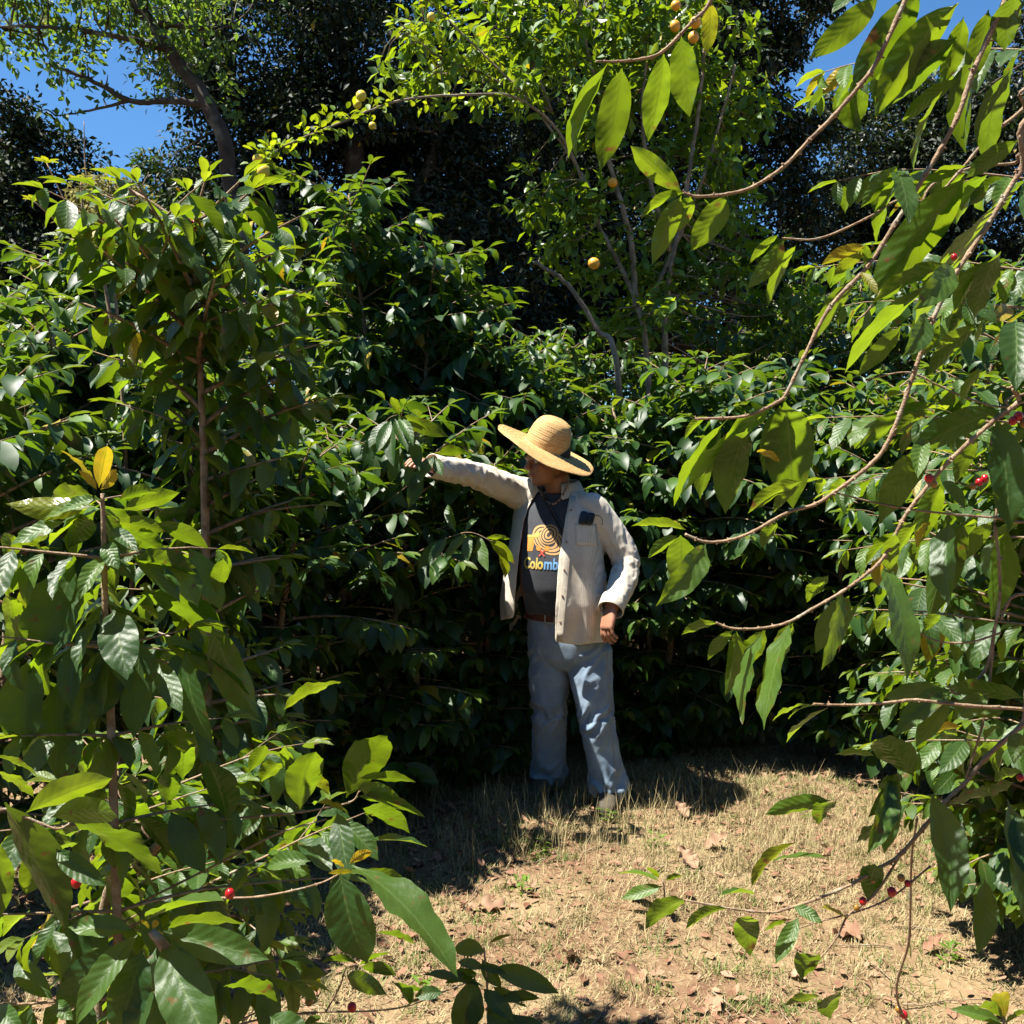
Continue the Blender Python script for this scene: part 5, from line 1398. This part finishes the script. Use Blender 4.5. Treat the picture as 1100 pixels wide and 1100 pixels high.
# ---- glasses in the breast pocket
q0, q1, q2, q3 = [on_shirt(x, y, .012) for x, y in ((624, 549), (640, 552), (636, 563.5), (620.5, 563))]
n_ = nz(np.cross(q1-q0, q3-q0)); n_ = n_*np.sign(n_@FT)
gr = empty('sunglasses', tuple((q0+q2)/2), 'black folded sunglasses sticking out of the breast pocket of the pale shirt', 'sunglasses')
for nm, f0, f1, zo in (('lens', 0.0, .52, .004), ('lens', .46, 1., .0)):
    a = Acc(); c = [q0*(1-f0)+q1*f0, q0*(1-f1)+q1*f1, q3*(1-f1)+q2*f1, q3*(1-f0)+q2*f0]; ctr = sum(c)/4
    a.loft([(ctr+n_*(zo+t), (c[1]-c[0])/2*f, (c[0]-c[3])/2*f) for t, f in ((-.004, .9), (-.002, 1.0), (.002, 1.0), (.005, .85))], k=24, power=4); a.build(nm, M['black'], gr)
a = Acc(); t_ = np.linspace(-.6, 1.35*PI, 22); e0 = on_shirt(641.5, 560, .010); a.tube([e0+UT*.026*math.cos(x)+UPZ*.028*math.sin(x)-UPZ*.002 for x in t_], .0016, 5); a.build('temple', M['black'], gr)

# ---- necklace and belt
a = Acc(); nk = []
for i in range(34):
    f = i/33; x = 577+ (611-577)*f; y = 519+ 24*math.sin(PI*f)**.8-(3*f)
    r = nz(P(x, y, 1.0)-CAM); hit = bv_tee.ray_cast(Vector(tuple(CAM)), Vector(tuple(r))); bh = None
    p = np.array(hit[0]) if hit[0] is not None else Wp(x, y, -.05); nk.append(p-r*.008)
nk = np.array(nk); nk[:, 1] = np.convolve(np.pad(nk[:, 1], 3, 'edge'), np.ones(7)/7, 'valid')
neckl = None
beads = Acc(); beads.tube(nk, .0028, 6); neckl = beads.build('necklace', M['bead'], man)
for i in range(1, 33, 1):
    a = Acc(); ball(a, nk[i], .0056 if i % 2 else .0044, 8, 6); a.build('bead', M['bead'] if i % 3 else M['leather'], neckl)
st = Acc(); sp_ = []
for i in range(14):
    f = i/13; x, y = 579+(606-579)*f, 523+(572-523)*f; r = nz(P(x, y, 1.0)-CAM); hit = bv_tee.ray_cast(Vector(tuple(CAM)), Vector(tuple(r))); sp_.append((np.array(hit[0]) if hit[0] is not None else Wp(x, y, -.12))-r*.006)
sp_ = np.array(sp_); sp_[:, 1] = np.convolve(np.pad(sp_[:, 1], 2, 'edge'), np.ones(5)/5, 'valid'); sp_ = sp_+FT*.002
rings = []
for i in range(14):
    t1 = nz(sp_[min(13, i+1)]-sp_[max(0, i-1)]); wv = nz(np.cross(t1, FT)); rings.append((sp_[i], wv*.009, np.cross(wv, t1)*.0022))
st.loft(rings, k=10, power=3); st.build('shoulder_strap', M['leather'] if False else M['black'], man)
a = Acc()
for k_, (zz_, gg) in enumerate(((0, 0),)):
    cb = Wp(607, 660, .045); rg_ = []
    for i in range(41):
        t = 2*PI*i/40; dv = UT*math.cos(t)*.186+FT*math.sin(t)*.142; rg_.append(cb+dv)
    rg_ = np.array(rg_)
    V = []
    for i in range(40):
        o_ = nz(rg_[i]-cb)
        for hh, ww in ((-.017, 0), (.017, 0), (.017, .004), (-.017, .004)): V.append(rg_[i]+UPZ*hh+o_*(ww+.004))
    Q = [((i*4+j), ((i+1) % 40)*4+j, ((i+1) % 40)*4+(j+1) % 4, i*4+(j+1) % 4) for i in range(40) for j in range(4)]
    a.add(V, Q)
belt = a.build('belt', M['leather'], man, False)
a = Acc(); bc = Wp(607, 660, .045)+FT*.150; cs = [bc+UT*x+UPZ*z for x, z in ((-.024, -.020), (.024, -.020), (.024, .020), (-.024, .020), (-.024, -.020))]
for p0, p1 in zip(cs[:-1], cs[1:]): a.tube([p0, p1], .003, 6)
a.build('buckle', M['metal'], belt)

# ---- jeans
j = Acc()
j.loft([(Wp(x, y, dy), UT*hw, FT*hd) for x, y, dy, hw, hd in [(606, 655, .045, .182, .138), (609, 670, .045, .186, .140), (611, 688, .045, .190, .142), (612, 704, .045, .180, .130), (612, 716, .045, .130, .09)]], k=48, power=2.3)
limb(j, [HPR+[0, 0, .0], HPR*.5+KNR*.5, KNR, KNR*.5+ANR*.5, ANR+[0, 0, .0]], [.104, .098, .079, .078, .080], 28)
limb(j, [HPL+[0, 0, .0], HPL*.5+KNL*.5, KNL, KNL*.5+ANL*.5, ANL+[0, 0, .0]], [.104, .098, .078, .077, .080], 28)
V, Q, T = remesh(j, .0075, 6, .5); N = vnormals(V, Q)
segs = [(Wp(608, 650, .045), Wp(612, 690, .045)), (HPR, KNR), (KNR, ANR), (HPL, KNL), (KNL, ANL)]
idx, al, dist = nearest_seg(V, segs, (.14, .1, .1, .1, .1)); disp = .006*fnoise(V, (8, 8, 4), 5.)+.0025*fnoise(V, (20, 20, 12), 9.)
for k in (1, 2, 3, 4):
    m_ = idx == k; L_ = np.linalg.norm(segs[k][1]-segs[k][0]); f = al/L_; wv = ringfold(V, segs[k], al, 13., k+5)*1.9
    near = .30+np.exp(-(((1-f) if k in (1, 3) else f)/.16)**2)+(1.6*np.exp(-((1-f)/.22)**2) if k in (2, 4) else .7*np.exp(-(f/.25)**2)); disp = disp+np.where(m_, .0080*wv*near, 0)
V = V+N*disp[:, None]
floorc = gz(V[:, 0], V[:, 1])+.022; cutj = V[:, 2] < floorc+.012
top = (V[:, 2] > Wp(606, 657.5, .045)[2]) & (idx == 0)
cutj |= top
kp = ~np.any(cutj[Q], axis=1); Qk = Q[kp]; Tk = T[~np.any(cutj[T], axis=1)] if len(T) else None
jeans = sheet('jeans', V, Qk, Tk, M['jeans'], man, np.stack([V[:, 0], V[:, 2]], 1), .003, 0)
bv_j = BVHTree.FromPolygons([tuple(v) for v in V], [tuple(q) for q in Qk])
def seam(pts):
    c = catmull(pts, 8); out = []
    for q in c:
        r = nz(P(q[0], q[1], 1.0)-CAM); hit = bv_j.ray_cast(Vector(tuple(CAM)), Vector(tuple(r)))
        if hit[0] is not None: out.append(np.array(hit[0])-r*.002)
    if len(out) > 3:
        a = Acc(); a.tube(np.array(out), .0016, 5); a.build('side_seam', M['jeans_seam'], jeans)
seam([(652, 690), (653, 730), (656, 780), (662, 835)]); seam([(569, 690), (570, 730), (575, 780), (578, 820)])
# ---- shoes
for F_, dr_, an in ((FR, nz(np.array([-.55, -.83, 0.])), ANR), (FL_, nz(np.array([-.22, -.97, 0.])), ANL)):
    sd = np.cross(UPZ, dr_); a = Acc(); base = F_+[0, 0, .0]
    prof = [(-.095, .030, .055, .055), (-.075, .038, .062, .060), (-.03, .042, .060, .062), (.03, .044, .052, .052), (.09, .050, .040, .040), (.14, .050, .032, .032), (.172, .036, .026, .026), (.182, .015, .022, .016)]
    a.loft([(base+dr_*t+UPZ*(h2+.012), sd*wd_, UPZ*hh) for t, wd_, h2, hh in prof], k=20, power=2.4)
    a.loft([(an-UPZ*.03, sd*.05, dr_*.06), (an+UPZ*.03, sd*.048, dr_*.055), (an+UPZ*.07, sd*.046, dr_*.052)], k=18)
    shoe = a.build('boot', M['boot'], man)
    a = Acc(); a.loft([(base+dr_*t+UPZ*.009, sd*wd_, UPZ*.010) for t, wd_ in [(-.10, .028), (-.08, .040), (-.03, .044), (.03, .046), (.09, .053), (.14, .053), (.175, .038), (.188, .016)]], k=16, power=4); a.build('sole', M['sole'], shoe)
    a = Acc()
    for q in range(4):
        t = .015+q*.025; a.tube(catmull([base+dr_*t-sd*.028+UPZ*(.112-q*.014), base+dr_*t+UPZ*(.122-q*.016), base+dr_*t+sd*.028+UPZ*(.112-q*.014)], 4), .0026, 5)
    a.build('lace', M['sole'], shoe)

# ---- straw hat
m, nt = new_mat('plaited_straw'); h = NT(nt); uv = h.n('ShaderNodeUVMap').outputs[0]; sx = h.n('ShaderNodeSeparateXYZ', {0: uv}).outputs
ra = h.math('MULTIPLY', sx[1], 1/.0105); an = h.math('MULTIPLY', sx[0], 1.0)
row = h.math('FRACT', ra); rowi = h.math('FLOOR', ra)
dg = h.math('ADD', h.math('MULTIPLY', an, 150.0), h.math('MULTIPLY', h.math('SUBTRACT', row, .5), h.math('SUBTRACT', h.math('MULTIPLY', h.math('MODULO', rowi, 2.0), 3.0), 1.5)))
wv = h.math('ABSOLUTE', h.math('SUBTRACT', h.math('FRACT', dg), .5))
edge = h.math('ABSOLUTE', h.math('SUBTRACT', row, .5))
hh = h.math('SUBTRACT', h.math('MULTIPLY', wv, 1.2), h.math('POWER', h.math('MULTIPLY', edge, 2.0), 3.0))
no = h.noise(30, h.obj(), 4); c = h.mix(h.ramp(no, [(.3, 0.), (.7, 1.)]), (.56, .32, .11), (.70, .45, .18))
c = h.mix(h.math('MULTIPLY', h.math('GREATER_THAN', edge, .40), .45), c, (.27, .15, .06)); c = h.mix(h.math('MULTIPLY', h.math('LESS_THAN', wv, .09), .35), c, (.30, .17, .07))
c = h.mix(h.ramp(h.noise(120, h.obj(), 2), [(.55, 0.), (.7, .5)]), c, (.80, .62, .36))
pb = principled(h, c, .62, .3, h.bump(hh, .8, .0022)); h.out(h.n('ShaderNodeMixShader', {0: .12, 1: pb, 2: h.n('ShaderNodeBsdfTranslucent', {'Color': (.8, .5, .2, 1)}).outputs[0]}).outputs[0]); M['straw_hat'] = m
HC = Wp(586, 481, -.015)
e1_ = nz(Wp(638, 508, -.0)-Wp(534, 463, -.0)); HN = nz(np.array([.33, -.20, .90])); HN = nz(HN-e1_*np.dot(HN, e1_)*.75); e1_ = nz(e1_-HN*np.dot(e1_, HN)); e2_ = np.cross(HN, e1_)
RB = .236
prof = []
crown = [(.001, .144), (.025, .143), (.048, .137), (.066, .124), (.079, .102), (.087, .074), (.092, .042), (.094, .017), (.095, .004)]
brim = [(.105, -.002), (.125, -.003), (.15, -.004), (.175, -.004), (.20, -.004), (.22, -.006), (RB, -.010)]
pts = catmull([(a_, b_, 0) for a_, b_ in crown+brim], 4)[:, :2]; ln = np.concatenate([[0], np.cumsum(np.linalg.norm(np.diff(pts, axis=0), axis=1))])
k = 96; th = np.arange(k)*2*PI/k; V, U = [], []
for (r_, z_), l_ in zip(pts, ln):
    out_ = max(0, (r_-.095)/(RB-.095))
    # brim: rises to the left, dips towards the viewer and to the right, slightly wavy
    zz = z_+out_**1.3*(.012*np.cos(th-PI)+.010*np.sin(2*th+.6)-.006*np.cos(th+PI/2)+.004*np.sin(5*th))+.0012*math.sin(l_/.0105*2*PI)
    rr = r_*(1+.05*(1-out_)*np.cos(2*th)*(r_ < .1)+.012*out_*np.sin(3*th+1)+.004*out_*np.sin(17*th))
    V.append(HC+e1_*(rr*np.cos(th))[:, None]+e2_*(rr*np.sin(th))[:, None]+HN*zz[:, None]); U.append(np.stack([th/(2*PI)*np.maximum(.25, r_/RB), np.full(k, l_)], 1))
n = len(V); V = np.concatenate(V); U = np.concatenate(U); i = np.arange(n-1)[:, None]*k; jj = np.arange(k)[None]; j2 = (jj+1) % k
hat_o = sheet('straw_hat', V, np.stack([i+jj, i+k+jj, i+k+j2, i+j2], -1).reshape(-1, 4), None, M['straw_hat'], man, U, .0035, 0)
